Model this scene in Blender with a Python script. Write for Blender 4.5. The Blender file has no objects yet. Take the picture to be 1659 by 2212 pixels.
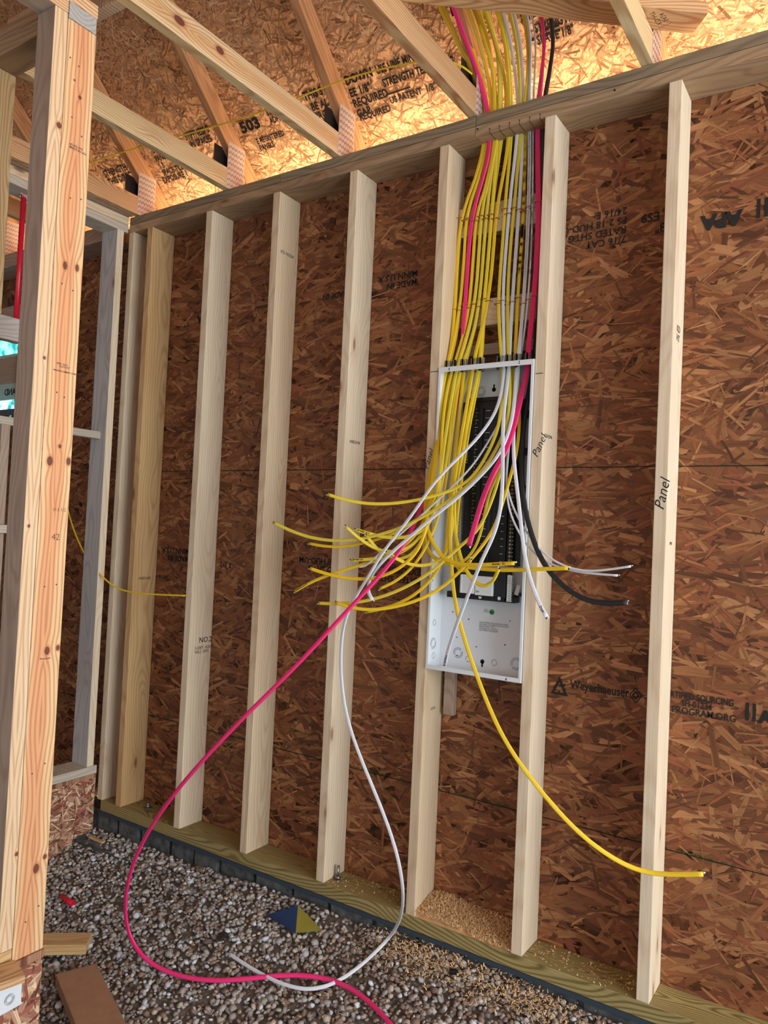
import bpy, bmesh, math, random
import numpy as np
from mathutils import Vector, Matrix
random.seed(7)
rng = np.random.default_rng(11)
S = bpy.context.scene
COL = S.collection
# ---------------------------------------------------------------- camera
M = Matrix(((0.8341, -0.0232, 0.5511), (0.5496, -0.0497, -0.8340), (0.0468, 0.9985, -0.0287)))
CY, CP, CR = 0.5839, 1.5995, 0.0468
Rz = Matrix.Rotation(CY, 3, 'Z'); Rx = Matrix.Rotation(CP, 3, 'X'); Rr = Matrix.Rotation(CR, 3, 'Z')
cam = bpy.data.objects.new('camera', bpy.data.cameras.new('camera')); COL.objects.link(cam)
cam.matrix_world = Matrix.Translation((1.3865, -2.3585, 1.3535)) @ (Rz @ Rx @ Rr).to_4x4()
cam.data.sensor_fit = 'HORIZONTAL'; cam.data.sensor_width = 36.0; cam.data.lens = 36.0 * 1626.5067 / 1659.0
cam.data.clip_start = 0.02
S.camera = cam
# ---------------------------------------------------------------- light and exposure
w = bpy.data.worlds.new('sky'); S.world = w; w.use_nodes = True
bg = w.node_tree.nodes['Background']; bg.inputs[0].default_value = (0.80, 0.91, 1.0, 1); bg.inputs[1].default_value = 0.6
def lamp(name, kind, energy, color, loc, target=None, size=None, size_y=None, angle=None):
    l = bpy.data.lights.new(name, kind); l.energy = energy; l.color = color
    o = bpy.data.objects.new(name, l); COL.objects.link(o); o.location = loc
    if target is not None:
        o.rotation_euler = (Vector(target) - Vector(loc)).to_track_quat('-Z', 'Y').to_euler()
    if kind == 'AREA': l.shape = 'RECTANGLE'; l.size = size; l.size_y = size_y
    if angle: l.angle = angle
    return o
# sun behind the building, lighting the ground outside the open soffit
lamp('sun', 'SUN', 120.0, (1.0, 0.94, 0.88), (0, 6, 8), target=(0.6, 0, 0), angle=0.02)
# daylight through the garage door opening to the right and behind the viewer
lamp('garage_door_daylight', 'AREA', 170.0, (0.91, 0.97, 1.0), (4.7, -1.25, 1.45), target=(-0.4, -0.25, 1.2), size=3.4, size_y=2.8)
lamp('front_fill_light', 'AREA', 6.0, (0.97, 0.98, 1.0), (1.2, -5.4, 1.7), target=(0.0, 0.0, 1.5), size=3.8, size_y=2.6)  # added soft fill from behind the viewer, not a seen opening
vs = S.view_settings
vs.view_transform = 'Standard'; vs.look = 'None'; vs.gamma = 1.0; vs.use_curve_mapping = False; vs.exposure = 0.42

# ---------------------------------------------------------------- node helpers
def lin(c):
    return tuple(((x / 255) / 12.92 if x / 255 <= 0.04045 else ((x / 255 + 0.055) / 1.055) ** 2.4) for x in c) + (1.0,)
class NT:
    def __init__(s, name, rough=0.6, spec=0.3):
        s.m = bpy.data.materials.new(name); s.m.use_nodes = True
        s.t = s.m.node_tree; s.n = s.t.nodes; s.b = s.n['Principled BSDF']
        s.b.inputs['Roughness'].default_value = rough
        s.b.inputs['Specular IOR Level'].default_value = spec
    def put(s, sock, v):
        if isinstance(v, bpy.types.NodeSocket): s.t.links.new(v, sock)
        elif isinstance(v, (int, float)) and sock.type in ('VECTOR', 'RGBA'): sock.default_value = (v,) * len(sock.default_value)
        else: sock.default_value = v
    def math(s, op, a, b=0.0, c=0.0, clamp=False):
        n = s.n.new('ShaderNodeMath'); n.operation = op; n.use_clamp = clamp
        s.put(n.inputs[0], a); s.put(n.inputs[1], b); s.put(n.inputs[2], c); return n.outputs[0]
    def vm(s, op, a, b=(0, 0, 0), sc=None):
        n = s.n.new('ShaderNodeVectorMath'); n.operation = op
        s.put(n.inputs[0], a); s.put(n.inputs[1], b)
        if sc is not None: s.put(n.inputs['Scale'], sc)
        return n.outputs['Value'] if op in ('LENGTH', 'DISTANCE', 'DOT_PRODUCT') else n.outputs[0]
    def obj(s):
        return s.n.new('ShaderNodeTexCoord').outputs['Object']
    def rand(s):
        return s.n.new('ShaderNodeObjectInfo').outputs['Random']
    def sep(s, v):
        n = s.n.new('ShaderNodeSeparateXYZ'); s.put(n.inputs[0], v); return n.outputs
    def comb(s, x, y, z):
        n = s.n.new('ShaderNodeCombineXYZ')
        for i, v in enumerate((x, y, z)): s.put(n.inputs[i], v)
        return n.outputs[0]
    def map(s, v, loc=(0, 0, 0), rot=(0, 0, 0), sc=(1, 1, 1)):
        n = s.n.new('ShaderNodeMapping'); s.put(n.inputs[0], v)
        n.inputs[1].default_value = loc; n.inputs[2].default_value = rot; n.inputs[3].default_value = sc
        return n.outputs[0]
    def noise(s, v, scale=5, detail=2, rough=0.5, out='Fac'):
        n = s.n.new('ShaderNodeTexNoise'); s.put(n.inputs['Vector'], v); n.inputs['Scale'].default_value = scale
        n.inputs['Detail'].default_value = detail; n.inputs['Roughness'].default_value = rough
        return n.outputs[out]
    def vor(s, v, scale=1, dims='3D', feature='F1', rnd=1.0):
        n = s.n.new('ShaderNodeTexVoronoi'); n.voronoi_dimensions = dims; n.feature = feature
        s.put(n.inputs['Vector'], v); n.inputs['Scale'].default_value = scale; n.inputs['Randomness'].default_value = rnd
        return n
    def ramp(s, f, stops, interp='LINEAR'):
        n = s.n.new('ShaderNodeValToRGB'); n.color_ramp.interpolation = interp; s.put(n.inputs[0], f)
        e = n.color_ramp.elements
        while len(e) < len(stops): e.new(0.5)
        for q, (p, c) in zip(e, stops):
            q.position = p; q.color = c if len(c) == 4 else (*c, 1)
        return n.outputs[0]
    def mix(s, f, a, b, mode='MIX'):
        n = s.n.new('ShaderNodeMix'); n.data_type = 'RGBA'; n.blend_type = mode; n.clamp_factor = True
        s.put(n.inputs[0], f); s.put(n.inputs[6], a); s.put(n.inputs[7], b); return n.outputs[2]
    def step(s, v, a, b):
        n = s.n.new('ShaderNodeMapRange'); n.clamp = True; n.interpolation_type = 'SMOOTHSTEP'
        s.put(n.inputs[0], v); n.inputs[1].default_value = a; n.inputs[2].default_value = b
        n.inputs[3].default_value = 0; n.inputs[4].default_value = 1; return n.outputs[0]
    def bump(s, h, strength=0.2, dist=0.002):
        n = s.n.new('ShaderNodeBump'); n.inputs['Strength'].default_value = strength; n.inputs['Distance'].default_value = dist
        s.put(n.inputs['Height'], h); s.t.links.new(n.outputs[0], s.b.inputs['Normal'])
    def done(s, col):
        s.put(s.b.inputs['Base Color'], col); return s.m

def plain(name, c, rough=0.5, metal=0.0, spec=0.4, noise=0.0, nscale=40):
    t = NT(name, rough, spec); t.b.inputs['Metallic'].default_value = metal
    col = lin(c)
    if noise:
        f = t.noise(t.obj(), nscale, 3)
        d = tuple(x * (1 - noise) for x in col[:3]) + (1,); l = tuple(min(1, x * (1 + noise)) for x in col[:3]) + (1,)
        col = t.ramp(f, [(0.3, d), (0.7, l)])
    return t.done(col)

_wood = {}
def wood(kind, axis):
    """sawn softwood; the grain runs along the given local axis"""
    if (kind, axis) in _wood: return _wood[(kind, axis)]
    P = {  # light, dark, ring contrast, knot strength, ring frequency
        'pale': ((230, 208, 176), (204, 172, 134), 0.55, 0.9, 260),
        'cream': ((236, 218, 190), (212, 184, 150), 0.45, 0.8, 220),
        'amber': ((222, 186, 134), (190, 144, 94), 0.6, 0.9, 240),
        'pine': ((236, 204, 162), (204, 134, 84), 0.95, 1.0, 420),
        'truss': ((216, 180, 134), (176, 118, 76), 0.8, 0.9, 380),
        'trusspale': ((226, 204, 160), (190, 150, 100), 0.8, 1.0, 360),
        'grey': ((192, 188, 184), (154, 150, 146), 0.55, 0.7, 240),
        'brown': ((184, 162, 144), (150, 126, 108), 0.5, 0.7, 240),
        'plate': ((176, 148, 116), (134, 108, 82), 0.6, 0.8, 200),
        'plateup': ((152, 134, 110), (112, 98, 78), 0.6, 0.8, 200),
        'treated': ((178, 160, 108), (122, 104, 58), 1.0, 0.5, 420),
        'greywhite': ((206, 196, 180), (172, 158, 140), 0.5, 0.6, 240),
    }[kind]
    t = NT('wood_' + kind + '_' + axis, 0.62, 0.25)
    x, y, z = t.sep(t.obj())
    a, b, l = {'X': (y, z, x), 'Y': (x, z, y), 'Z': (x, y, z)}[axis]
    r = t.rand(); off = t.math('MULTIPLY', r, 57.0)
    lo = t.math('ADD', l, off)
    p = t.comb(t.math('ADD', a, t.math('MULTIPLY', r, 3.1)), b, lo)
    # knots
    kv = t.vor(t.vm('MULTIPLY', p, (11, 11, 3.4)), 1.0)
    kd = kv.outputs['Distance']; kr = t.sep(kv.outputs['Color'])[0]
    sel = t.math('GREATER_THAN', kr, 0.58)
    near = t.math('MULTIPLY', t.math('SUBTRACT', 1.0, t.step(kd, 0.03, 0.42)), sel)
    core = t.math('MULTIPLY', t.math('SUBTRACT', 1.0, t.step(kd, 0.045, 0.13)), sel)
    # growth rings about a wandering pith outside the board
    wob = t.noise(t.comb(0.3, 0.7, t.math('MULTIPLY', lo, 1.0)), 1.3, 2, out='Color')
    wx, wy, _ = t.sep(wob)
    ca = t.math('SUBTRACT', a, t.math('MULTIPLY', t.math('SUBTRACT', wx, 0.5), 0.22))
    cb = t.math('SUBTRACT', b, t.math('ADD', 0.045, t.math('MULTIPLY', t.math('SUBTRACT', wy, 0.5), 0.16)))
    rad = t.math('SQRT', t.math('ADD', t.math('MULTIPLY', ca, ca), t.math('MULTIPLY', cb, cb)))
    rad = t.math('ADD', rad, t.math('MULTIPLY', near, 0.02))
    rad = t.math('ADD', rad, t.math('MULTIPLY', t.noise(t.vm('MULTIPLY', p, (9, 9, 1.6)), 1.0, 2), 0.02))
    s_ = t.math('SINE', t.math('MULTIPLY', rad, P[4] * 2.0))
    ring = t.math('POWER', t.math('MULTIPLY', t.math('ADD', s_, 1.0), 0.5), 2.2)
    fine = t.noise(t.vm('MULTIPLY', p, (260, 260, 5)), 1.0, 2)
    blot = t.noise(t.vm('MULTIPLY', p, (6, 6, 1.1)), 1.0, 3)
    col = t.mix(t.math('MULTIPLY', ring, P[2]), lin(P[0]), lin(P[1]))
    col = t.mix(t.step(blot, 0.45, 0.75), col, t.mix(0.45, col, lin(P[1])))
    col = t.mix(t.math('MULTIPLY', t.step(fine, 0.35, 0.75), 0.28), col, lin(tuple(int(v * 0.82) for v in P[1])))
    col = t.mix(t.math('MULTIPLY', near, 0.35 * P[3]), col, lin((176, 118, 74)))
    col = t.mix(t.math('MULTIPLY', core, 0.85 * P[3]), col, lin((112, 66, 42)))
    hue = t.n.new('ShaderNodeHueSaturation'); t.put(hue.inputs['Color'], col)
    t.put(hue.inputs['Value'], t.math('ADD', 0.93, t.math('MULTIPLY', r, 0.12)))
    t.bump(t.math('ADD', ring, fine), 0.12, 0.0008)
    m = t.done(hue.outputs[0]); _wood[(kind, axis)] = m; return m

def knotboard(name, kind_cols, axis, knots, freq=330):
    """pine with its own knots at given places (local coordinates: across, along, size)"""
    t = NT(name, 0.58, 0.28)
    x, y, z = t.sep(t.obj())
    a, b, l = {'YZ': (y, x, z), 'XZ': (x, y, z), 'ZY': (z, x, y)}[axis]
    field = 0.0; core = 0.0; edge = 0.0
    for (ka, kl, ks, el) in knots:
        da = t.math('DIVIDE', t.math('SUBTRACT', a, ka), ks); dl = t.math('DIVIDE', t.math('SUBTRACT', l, kl), ks * el)
        d2 = t.math('ADD', t.math('MULTIPLY', da, da), t.math('MULTIPLY', dl, dl))
        g = t.math('EXPONENT', t.math('MULTIPLY', t.math('ADD', t.math('MULTIPLY', da, da), t.math('MULTIPLY', t.math('MULTIPLY', dl, dl), 0.35)), -0.22))
        field = t.math('ADD', field, t.math('MULTIPLY', g, ks * 1.5))
        core = t.math('MAXIMUM', core, t.math('SUBTRACT', 1.0, t.step(d2, 0.75, 1.15)))
        edge = t.math('MAXIMUM', edge, t.math('MULTIPLY', t.math('SUBTRACT', 1.0, t.step(d2, 0.9, 3.2)), 1.0))
    q = t.comb(t.math('MULTIPLY', a, 8.0), 0.2, t.math('MULTIPLY', l, 1.3))
    wob = t.math('SUBTRACT', t.noise(q, 1.0, 3, 0.55), 0.5)
    rr = t.math('ADD', t.math('ABSOLUTE', t.math('ADD', a, t.math('MULTIPLY', wob, 0.03))), t.math('MULTIPLY', t.noise(t.comb(0, 0, t.math('MULTIPLY', l, 1.8)), 1.0, 1), 0.09))
    rr = t.math('ADD', rr, field)
    s_ = t.math('POWER', t.math('MULTIPLY', t.math('ADD', t.math('SINE', t.math('MULTIPLY', rr, freq * 2.4)), 1.0), 0.5), 2.6)
    heart = t.math('SUBTRACT', 1.0, t.step(t.math('ABSOLUTE', t.math('ADD', t.math('ADD', a, 0.004), t.math('MULTIPLY', wob, 0.05))), 0.014, 0.032))
    light, heartc, dark = kind_cols
    fine = t.noise(t.comb(t.math('MULTIPLY', a, 280), t.math('MULTIPLY', b, 280), t.math('MULTIPLY', l, 5)), 1.0, 2)
    col = t.mix(t.math('MULTIPLY', heart, 0.75), lin(light), lin(heartc))
    col = t.mix(t.math('MULTIPLY', s_, 0.62), col, lin(dark))
    col = t.mix(t.math('MULTIPLY', t.step(fine, 0.4, 0.8), 0.18), col, lin(dark))
    col = t.mix(t.math('MULTIPLY', edge, 0.5), col, lin((190, 110, 74)))
    col = t.mix(t.math('MULTIPLY', core, 0.9), col, lin((104, 56, 48)))
    t.bump(t.math('ADD', s_, fine), 0.1, 0.0008)
    return t.done(col)

def osb(name, cols, layers=8, L=0.13, Wd=0.026, ink=False, rough=0.6, spread=1.0, fleck=0.0, seed=3):
    """oriented strand board on the local XY plane: several overlapping sheets of long flakes"""
    R = random.Random(seed)
    t = NT(name, rough, 0.25)
    x, y, z = t.sep(t.obj()); p = t.comb(x, y, 0.0)
    wp = t.noise(p, 3.2, 2, out='Color')
    p = t.vm('ADD', p, t.vm('SCALE', t.vm('SUBTRACT', wp, (0.5, 0.5, 0.5)), sc=0.12))
    base = t.noise(p, 9, 3)
    n = len(cols)
    stops = [(i / (n - 1), lin(c)) for i, c in enumerate(cols)]
    col = t.ramp(base, stops)
    hgt = 0.0
    for i in range(layers):
        ang = [0.0, 0.62, -0.5, 1.35, -1.0, 0.25, -0.22, 0.85, -0.72, 0.08, 0.45, -0.35][i % 12] * spread + R.uniform(-0.15, 0.15)
        k = [1.6, 1.5, 1.1, .8, .9, 1.2, .65, .5, .6, .8, .4, .45][i % 12]
        v = t.map(p, loc=(R.uniform(-9, 9), R.uniform(-9, 9), 0), rot=(0, 0, ang), sc=(1, 1, 1))
        vs_ = t.vm('MULTIPLY', v, (1 / (L * k * R.uniform(.8, 1.2)), 1 / (Wd * k * R.uniform(0.6, 1.2)), 0))
        vo = t.vor(vs_, 1.0, '2D'); vo.distance = 'CHEBYCHEV' if i % 3 else 'EUCLIDEAN'
        cr, cg, cb_ = t.sep(vo.outputs['Color'])
        grain = t.noise(t.vm('MULTIPLY', v, (14, 330, 1)), 1.0, 2)
        fc = t.ramp(t.math('ADD', t.math('MULTIPLY', cr, 0.86), t.math('MULTIPLY', t.math('SUBTRACT', grain, 0.5), 0.55)), stops)
        d = vo.outputs['Distance']; rag_ = d
        fc = t.mix(t.math('MULTIPLY', t.step(rag_, 0.30, 0.44), 0.35), fc, lin(cols[1]))
        rag = t.math('ADD', d, t.math('MULTIPLY', t.math('SUBTRACT', grain, 0.5), 0.30))
        msk = t.math('MULTIPLY', t.math('GREATER_THAN', cg, 0.55), t.math('SUBTRACT', 1.0, t.step(rag, 0.40, 0.46)))
        col = t.mix(msk, col, fc)
        hgt = t.math('ADD', hgt, t.math('MULTIPLY', msk, t.math('ADD', 0.5, cb_)))
    big = t.noise(p, 1.7, 2)
    col = t.mix(t.math('MULTIPLY', t.step(big, 0.4, 0.7), 0.22), col, lin(cols[1]))
    t.bump(hgt, 0.25, 0.0015)
    return t.done(col)

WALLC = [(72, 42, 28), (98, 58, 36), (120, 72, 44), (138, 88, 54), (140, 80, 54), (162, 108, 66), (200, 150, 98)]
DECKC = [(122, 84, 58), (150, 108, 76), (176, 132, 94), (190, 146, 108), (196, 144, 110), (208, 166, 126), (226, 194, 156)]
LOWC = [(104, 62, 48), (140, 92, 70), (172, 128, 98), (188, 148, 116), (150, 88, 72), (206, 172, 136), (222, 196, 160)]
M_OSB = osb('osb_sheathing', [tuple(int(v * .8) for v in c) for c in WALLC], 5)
M_DECK = osb('osb_roof_deck', DECKC, 6, L=0.05, Wd=0.009, spread=1.6, seed=5)
M_OSBL = osb('osb_pale_panel', LOWC, 8, L=0.11, Wd=0.04, seed=9)
M_INK = plain('black_ink', (34, 30, 28), 0.8)
M_INKG = plain('grey_ink', (84, 74, 66), 0.8)
M_PEN = plain('marker_pen', (22, 22, 24), 0.5)
M_SEAM = plain('dark_gap', (24, 18, 14), 0.9)
M_GREEN = plain('green_edge_seal', (60, 84, 44), 0.8)
M_STEEL = plain('galvanised_steel', (206, 186, 176), 0.5, 0.15)
M_NAIL = plain('nail_steel', (150, 146, 142), 0.35, 0.9)
M_COPPERW = plain('staple_copper', (176, 104, 70), 0.35, 0.7)
M_COPPER = plain('bare_copper', (200, 120, 76), 0.3, 0.9)
M_WIREW = plain('white_conductor', (232, 232, 230), 0.35)
M_WIREK = plain('black_conductor', (26, 26, 28), 0.35)
M_SHEATH = {
    'yellow': plain('yellow_cable_sheath', (236, 206, 44), 0.34, 0, 0.5),
    'white': plain('white_cable_sheath', (226, 230, 238), 0.34, 0, 0.5),
    'pink': plain('pink_cable_sheath', (240, 44, 120), 0.34, 0, 0.5),
    'black': plain('black_cable_sheath', (34, 36, 40), 0.45, 0, 0.5)}
M_PEX = plain('red_pipe', (206, 22, 52), 0.3, 0, 0.5)
M_FOAM = plain('white_foam', (228, 214, 208), 0.9)
M_PAINT = plain('white_enamel', (226, 230, 234), 0.32, 0, 0.5)
M_BLACKP = plain('black_plastic', (16, 16, 18), 0.35)
M_CLAMP = plain('grey_plastic', (150, 154, 158), 0.35, 0.1)
M_SILV = plain('tin_plated', (210, 208, 202), 0.25, 0.9)
M_BRASS = plain('brass_screw', (176, 152, 110), 0.3, 0.9)
M_GASKET = plain('sill_gasket', (52, 66, 78), 0.7)
M_CONC = plain('rough_concrete', (86, 88, 88), 0.9, noise=0.45, nscale=34)
M_TREATC = plain('sawdust', (206, 160, 112), 0.9, noise=0.2)

M_SHEATH['yellow'] = None
t = NT('yellow_cable_sheath', 0.34, 0.5)
M_SHEATH['yellow'] = t.done(t.ramp(t.rand(), [(0.0, lin((240, 198, 30))), (0.5, lin((240, 214, 56))), (1.0, lin((216, 198, 74)))]))
def flake_mat(name, rough=0.6):
    t = NT(name, rough, 0.25); a = t.n.new('ShaderNodeAttribute'); a.attribute_name = 'flake'
    uv = t.n.new('ShaderNodeUVMap').outputs[0]
    g = t.noise(t.vm('MULTIPLY', uv, (14, 420, 1)), 1.0, 3); g2 = t.noise(t.vm('MULTIPLY', uv, (5, 90, 1)), 1.0, 2)
    k = t.math('ADD', t.math('MULTIPLY', t.math('SUBTRACT', g, .5), .9), t.math('ADD', t.math('MULTIPLY', t.math('SUBTRACT', g2, .5), .7), 1.0))
    col = t.vm('SCALE', a.outputs['Color'], sc=k)
    t.bump(g, 0.15, 0.001)
    return t.done(col)
M_FLAKE = flake_mat('strand_flakes')
# ---------------------------------------------------------------- object helpers
def world_of(o):
    m = o.matrix_basis.copy()
    while o.parent: o = o.parent; m = o.matrix_basis @ m
    return m
def link(name, mesh, mat=None, parent=None, mw=None):
    o = bpy.data.objects.new(name, mesh); COL.objects.link(o)
    if mat is not None and len(mesh.materials) == 0:
        for q in (mat if isinstance(mat, (list, tuple)) else (mat,)): mesh.materials.append(q)
    mw = mw if mw is not None else Matrix.Identity(4)
    if parent is not None:
        o.parent = parent; o.matrix_basis = world_of(parent).inverted() @ mw
    else: o.matrix_basis = mw
    return o
def tag(o, label, cat, group=None, kind=None):
    if label: o['label'] = label
    if cat: o['category'] = cat
    if group: o['group'] = group
    if kind: o['kind'] = kind
    return o
def empty(name, loc=(0, 0, 0)):
    o = bpy.data.objects.new(name, None); COL.objects.link(o); o.location = loc; o.empty_display_size = 0.05; return o
def bm_mesh(bm, name, smooth=False):
    me = bpy.data.meshes.new(name); bm.to_mesh(me); bm.free()
    if smooth: me.polygons.foreach_set('use_smooth', [True] * len(me.polygons))
    return me
def add_box(bm, a, b, bev=0.0, mi=0):
    c = [(a[i] + b[i]) / 2 for i in range(3)]; d = [abs(b[i] - a[i]) for i in range(3)]
    r = bmesh.ops.create_cube(bm, size=1.0, matrix=Matrix.Translation(c) @ Matrix.Diagonal((*d, 1)))
    fs = {f for v in r['verts'] for f in v.link_faces}
    for f in fs: f.material_index = mi
    if bev:
        es = list({e for v in r['verts'] for e in v.link_edges})
        bmesh.ops.bevel(bm, geom=es, offset=bev, segments=2, profile=0.6, affect='EDGES')
def board(name, a, b, kind, label=None, cat='lumber', parent=None, group=None, kindtag=None, mat=None, bev=0.0022, matfun=None):
    """a sawn board between two corners; origin at its centre, grain along its longest side"""
    c = Vector([(a[i] + b[i]) / 2 for i in range(3)]); h = [abs(b[i] - a[i]) / 2 for i in range(3)]
    ax = 'XYZ'[h.index(max(h))]
    bm = bmesh.new(); add_box(bm, (-h[0], -h[1], -h[2]), (h[0], h[1], h[2]), bev)
    me = bm_mesh(bm, name)
    mats = [mat or wood(kind, ax)]
    if matfun:
        extra, fn = matfun; mats += extra
        for p in me.polygons: p.material_index = fn(p.normal)
    o = link(name, me, mats, parent, Matrix.Translation(c))
    if label: tag(o, label, cat, group, kindtag)
    return o
def rotbox(name, centre, size, rot, mat, parent=None, bev=0.002):
    bm = bmesh.new(); h = [s / 2 for s in size]; add_box(bm, (-h[0], -h[1], -h[2]), tuple(h), bev)
    return link(name, bm_mesh(bm, name), mat, parent, Matrix.Translation(centre) @ rot.to_4x4())
def add_cyl(bm, p, q, r, seg=12, mi=0, r2=None):
    p = Vector(p); q = Vector(q); d = q - p
    m = Matrix.Translation((p + q) / 2) @ d.to_track_quat('Z', 'Y').to_matrix().to_4x4()
    res = bmesh.ops.create_cone(bm, cap_ends=True, segments=seg, radius1=r, radius2=r if r2 is None else r2, depth=d.length, matrix=m)
    for f in {f for v in res['verts'] for f in v.link_faces}: f.material_index = mi
def cyl(name, p, q, r, mat, parent=None, seg=14):
    bm = bmesh.new(); c = (Vector(p) + Vector(q)) / 2
    add_cyl(bm, Vector(p) - c, Vector(q) - c, r, seg)
    me = bm_mesh(bm, name); 
    for f in me.polygons: f.use_smooth = len(f.vertices) == 4
    return link(name, me, mat, parent, Matrix.Translation(c))
def prism_x(name, x0, x1, poly, mat, parent=None, bev=0.0015):
    """polygon given in (y,z) swept from x0 to x1"""
    cy = sum(p[0] for p in poly) / len(poly); cz = sum(p[1] for p in poly) / len(poly); cx = (x0 + x1) / 2
    bm = bmesh.new()
    A = [bm.verts.new((x0 - cx, p[0] - cy, p[1] - cz)) for p in poly]; B = [bm.verts.new((x1 - cx, p[0] - cy, p[1] - cz)) for p in poly]
    bm.faces.new(A); bm.faces.new(B[::-1])
    for i in range(len(poly)):
        j = (i + 1) % len(poly); bm.faces.new((A[i], B[i], B[j], A[j]))
    bmesh.ops.recalc_face_normals(bm, faces=bm.faces)
    if bev: bmesh.ops.bevel(bm, geom=list(bm.edges), offset=bev, segments=1, affect='EDGES')
    return link(name, bm_mesh(bm, name), mat, parent, Matrix.Translation((cx, cy, cz)))
def text(name, s, pos, xd, yd, size, mat, parent, bold=0.0, sx=1.0, lift=0.0007, space=1.0, shear=0.0):
    cu = bpy.data.curves.new(name, 'FONT'); cu.body = s; cu.size = size; cu.offset = bold; cu.resolution_u = 2
    cu.space_line = 0.95; cu.shear = shear; cu.space_character = space
    tmp = bpy.data.objects.new(name, cu); COL.objects.link(tmp)
    dg = bpy.context.evaluated_depsgraph_get(); dg.update()
    me = bpy.data.meshes.new_from_object(tmp.evaluated_get(dg)); bpy.data.objects.remove(tmp); bpy.data.curves.remove(cu)
    xd = Vector(xd).normalized(); yd = Vector(yd).normalized(); n = xd.cross(yd)
    m = Matrix((xd * sx, yd, n)).transposed().to_4x4(); m.translation = Vector(pos) + n * lift
    me.materials.clear()
    return link(name, me, mat, parent, m)
def catmull(P, step=0.012):
    P = [Vector(p) for p in P]
    if len(P) > 4:  # light smoothing of traced points
        for _ in range(2): P = [P[0]] + [(P[i - 1] + P[i] * 2 + P[i + 1]) / 4 for i in range(1, len(P) - 1)] + [P[-1]]
    out = []
    for i in range(len(P) - 1):
        p0 = P[max(i - 1, 0)]; p1 = P[i]; p2 = P[i + 1]; p3 = P[min(i + 2, len(P) - 1)]
        n = max(1, int((p2 - p1).length / step))
        # centripetal-ish tangents scaled by local chord
        d = (p2 - p1).length
        m1 = (p2 - p0).normalized() * d if (p2 - p0).length > 1e-6 else Vector(); m2 = (p3 - p1).normalized() * d if (p3 - p1).length > 1e-6 else Vector()
        for k in range(n):
            t = k / n; t2 = t * t; t3 = t2 * t
            out.append(p1 * (2 * t3 - 3 * t2 + 1) + m1 * (t3 - 2 * t2 + t) + p2 * (-2 * t3 + 3 * t2) + m2 * (t3 - t2))
    out.append(P[-1]); return out
def sweep(name, pts, w_, h_, mat, parent=None, ref=(0, -1, 0.45), waist=0.16, seg=12):
    ref = Vector(ref); n = len(pts); bm = bmesh.new(); rings = []; last = None
    c = sum(pts, Vector()) / n
    prof = []
    for k in range(seg):
        a = 2 * math.pi * k / seg; cx, cy = math.cos(a), math.sin(a)
        ex = math.copysign(abs(cx) ** 0.8, cx); ey = math.copysign(abs(cy) ** 0.7, cy)
        ey *= 1 - waist * math.exp(-(ex / 0.22) ** 2)
        prof.append((ex * w_ / 2, ey * h_ / 2))
    for i, p in enumerate(pts):
        t = (pts[min(i + 1, n - 1)] - pts[max(i - 1, 0)]).normalized()
        nn = ref - t * ref.dot(t)
        if nn.length < 0.12 and last is not None: nn = last - t * last.dot(t)
        nn.normalize()
        if last is not None: nn = (last * 0.6 + nn * 0.4); nn = (nn - t * nn.dot(t)).normalized()
        last = nn; s = nn.cross(t)
        rings.append([bm.verts.new(p - c + s * a + nn * b) for a, b in prof])
    for r0, r1 in zip(rings, rings[1:]):
        for k in range(seg):
            bm.faces.new((r0[k], r0[(k + 1) % seg], r1[(k + 1) % seg], r1[k]))
    bm.faces.new(rings[0][::-1]); bm.faces.new(rings[-1])
    bmesh.ops.recalc_face_normals(bm, faces=bm.faces)
    me = bm_mesh(bm, name)
    for f in me.polygons: f.use_smooth = len(f.vertices) == 4
    o = link(name, me, mat, parent, Matrix.Translation(c))
    return o, last
# ================================================================ the setting
D, W, ZT, ZP = 0.1354, 0.038, 2.7862, 2.864
SL = 0.965; DK0 = 3.16           # roof deck underside: z = DK0 - SL*y
cs = 1 / math.sqrt(1 + SL * SL); sn = SL * cs
XA, XB = -4.2, 3.4

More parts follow.
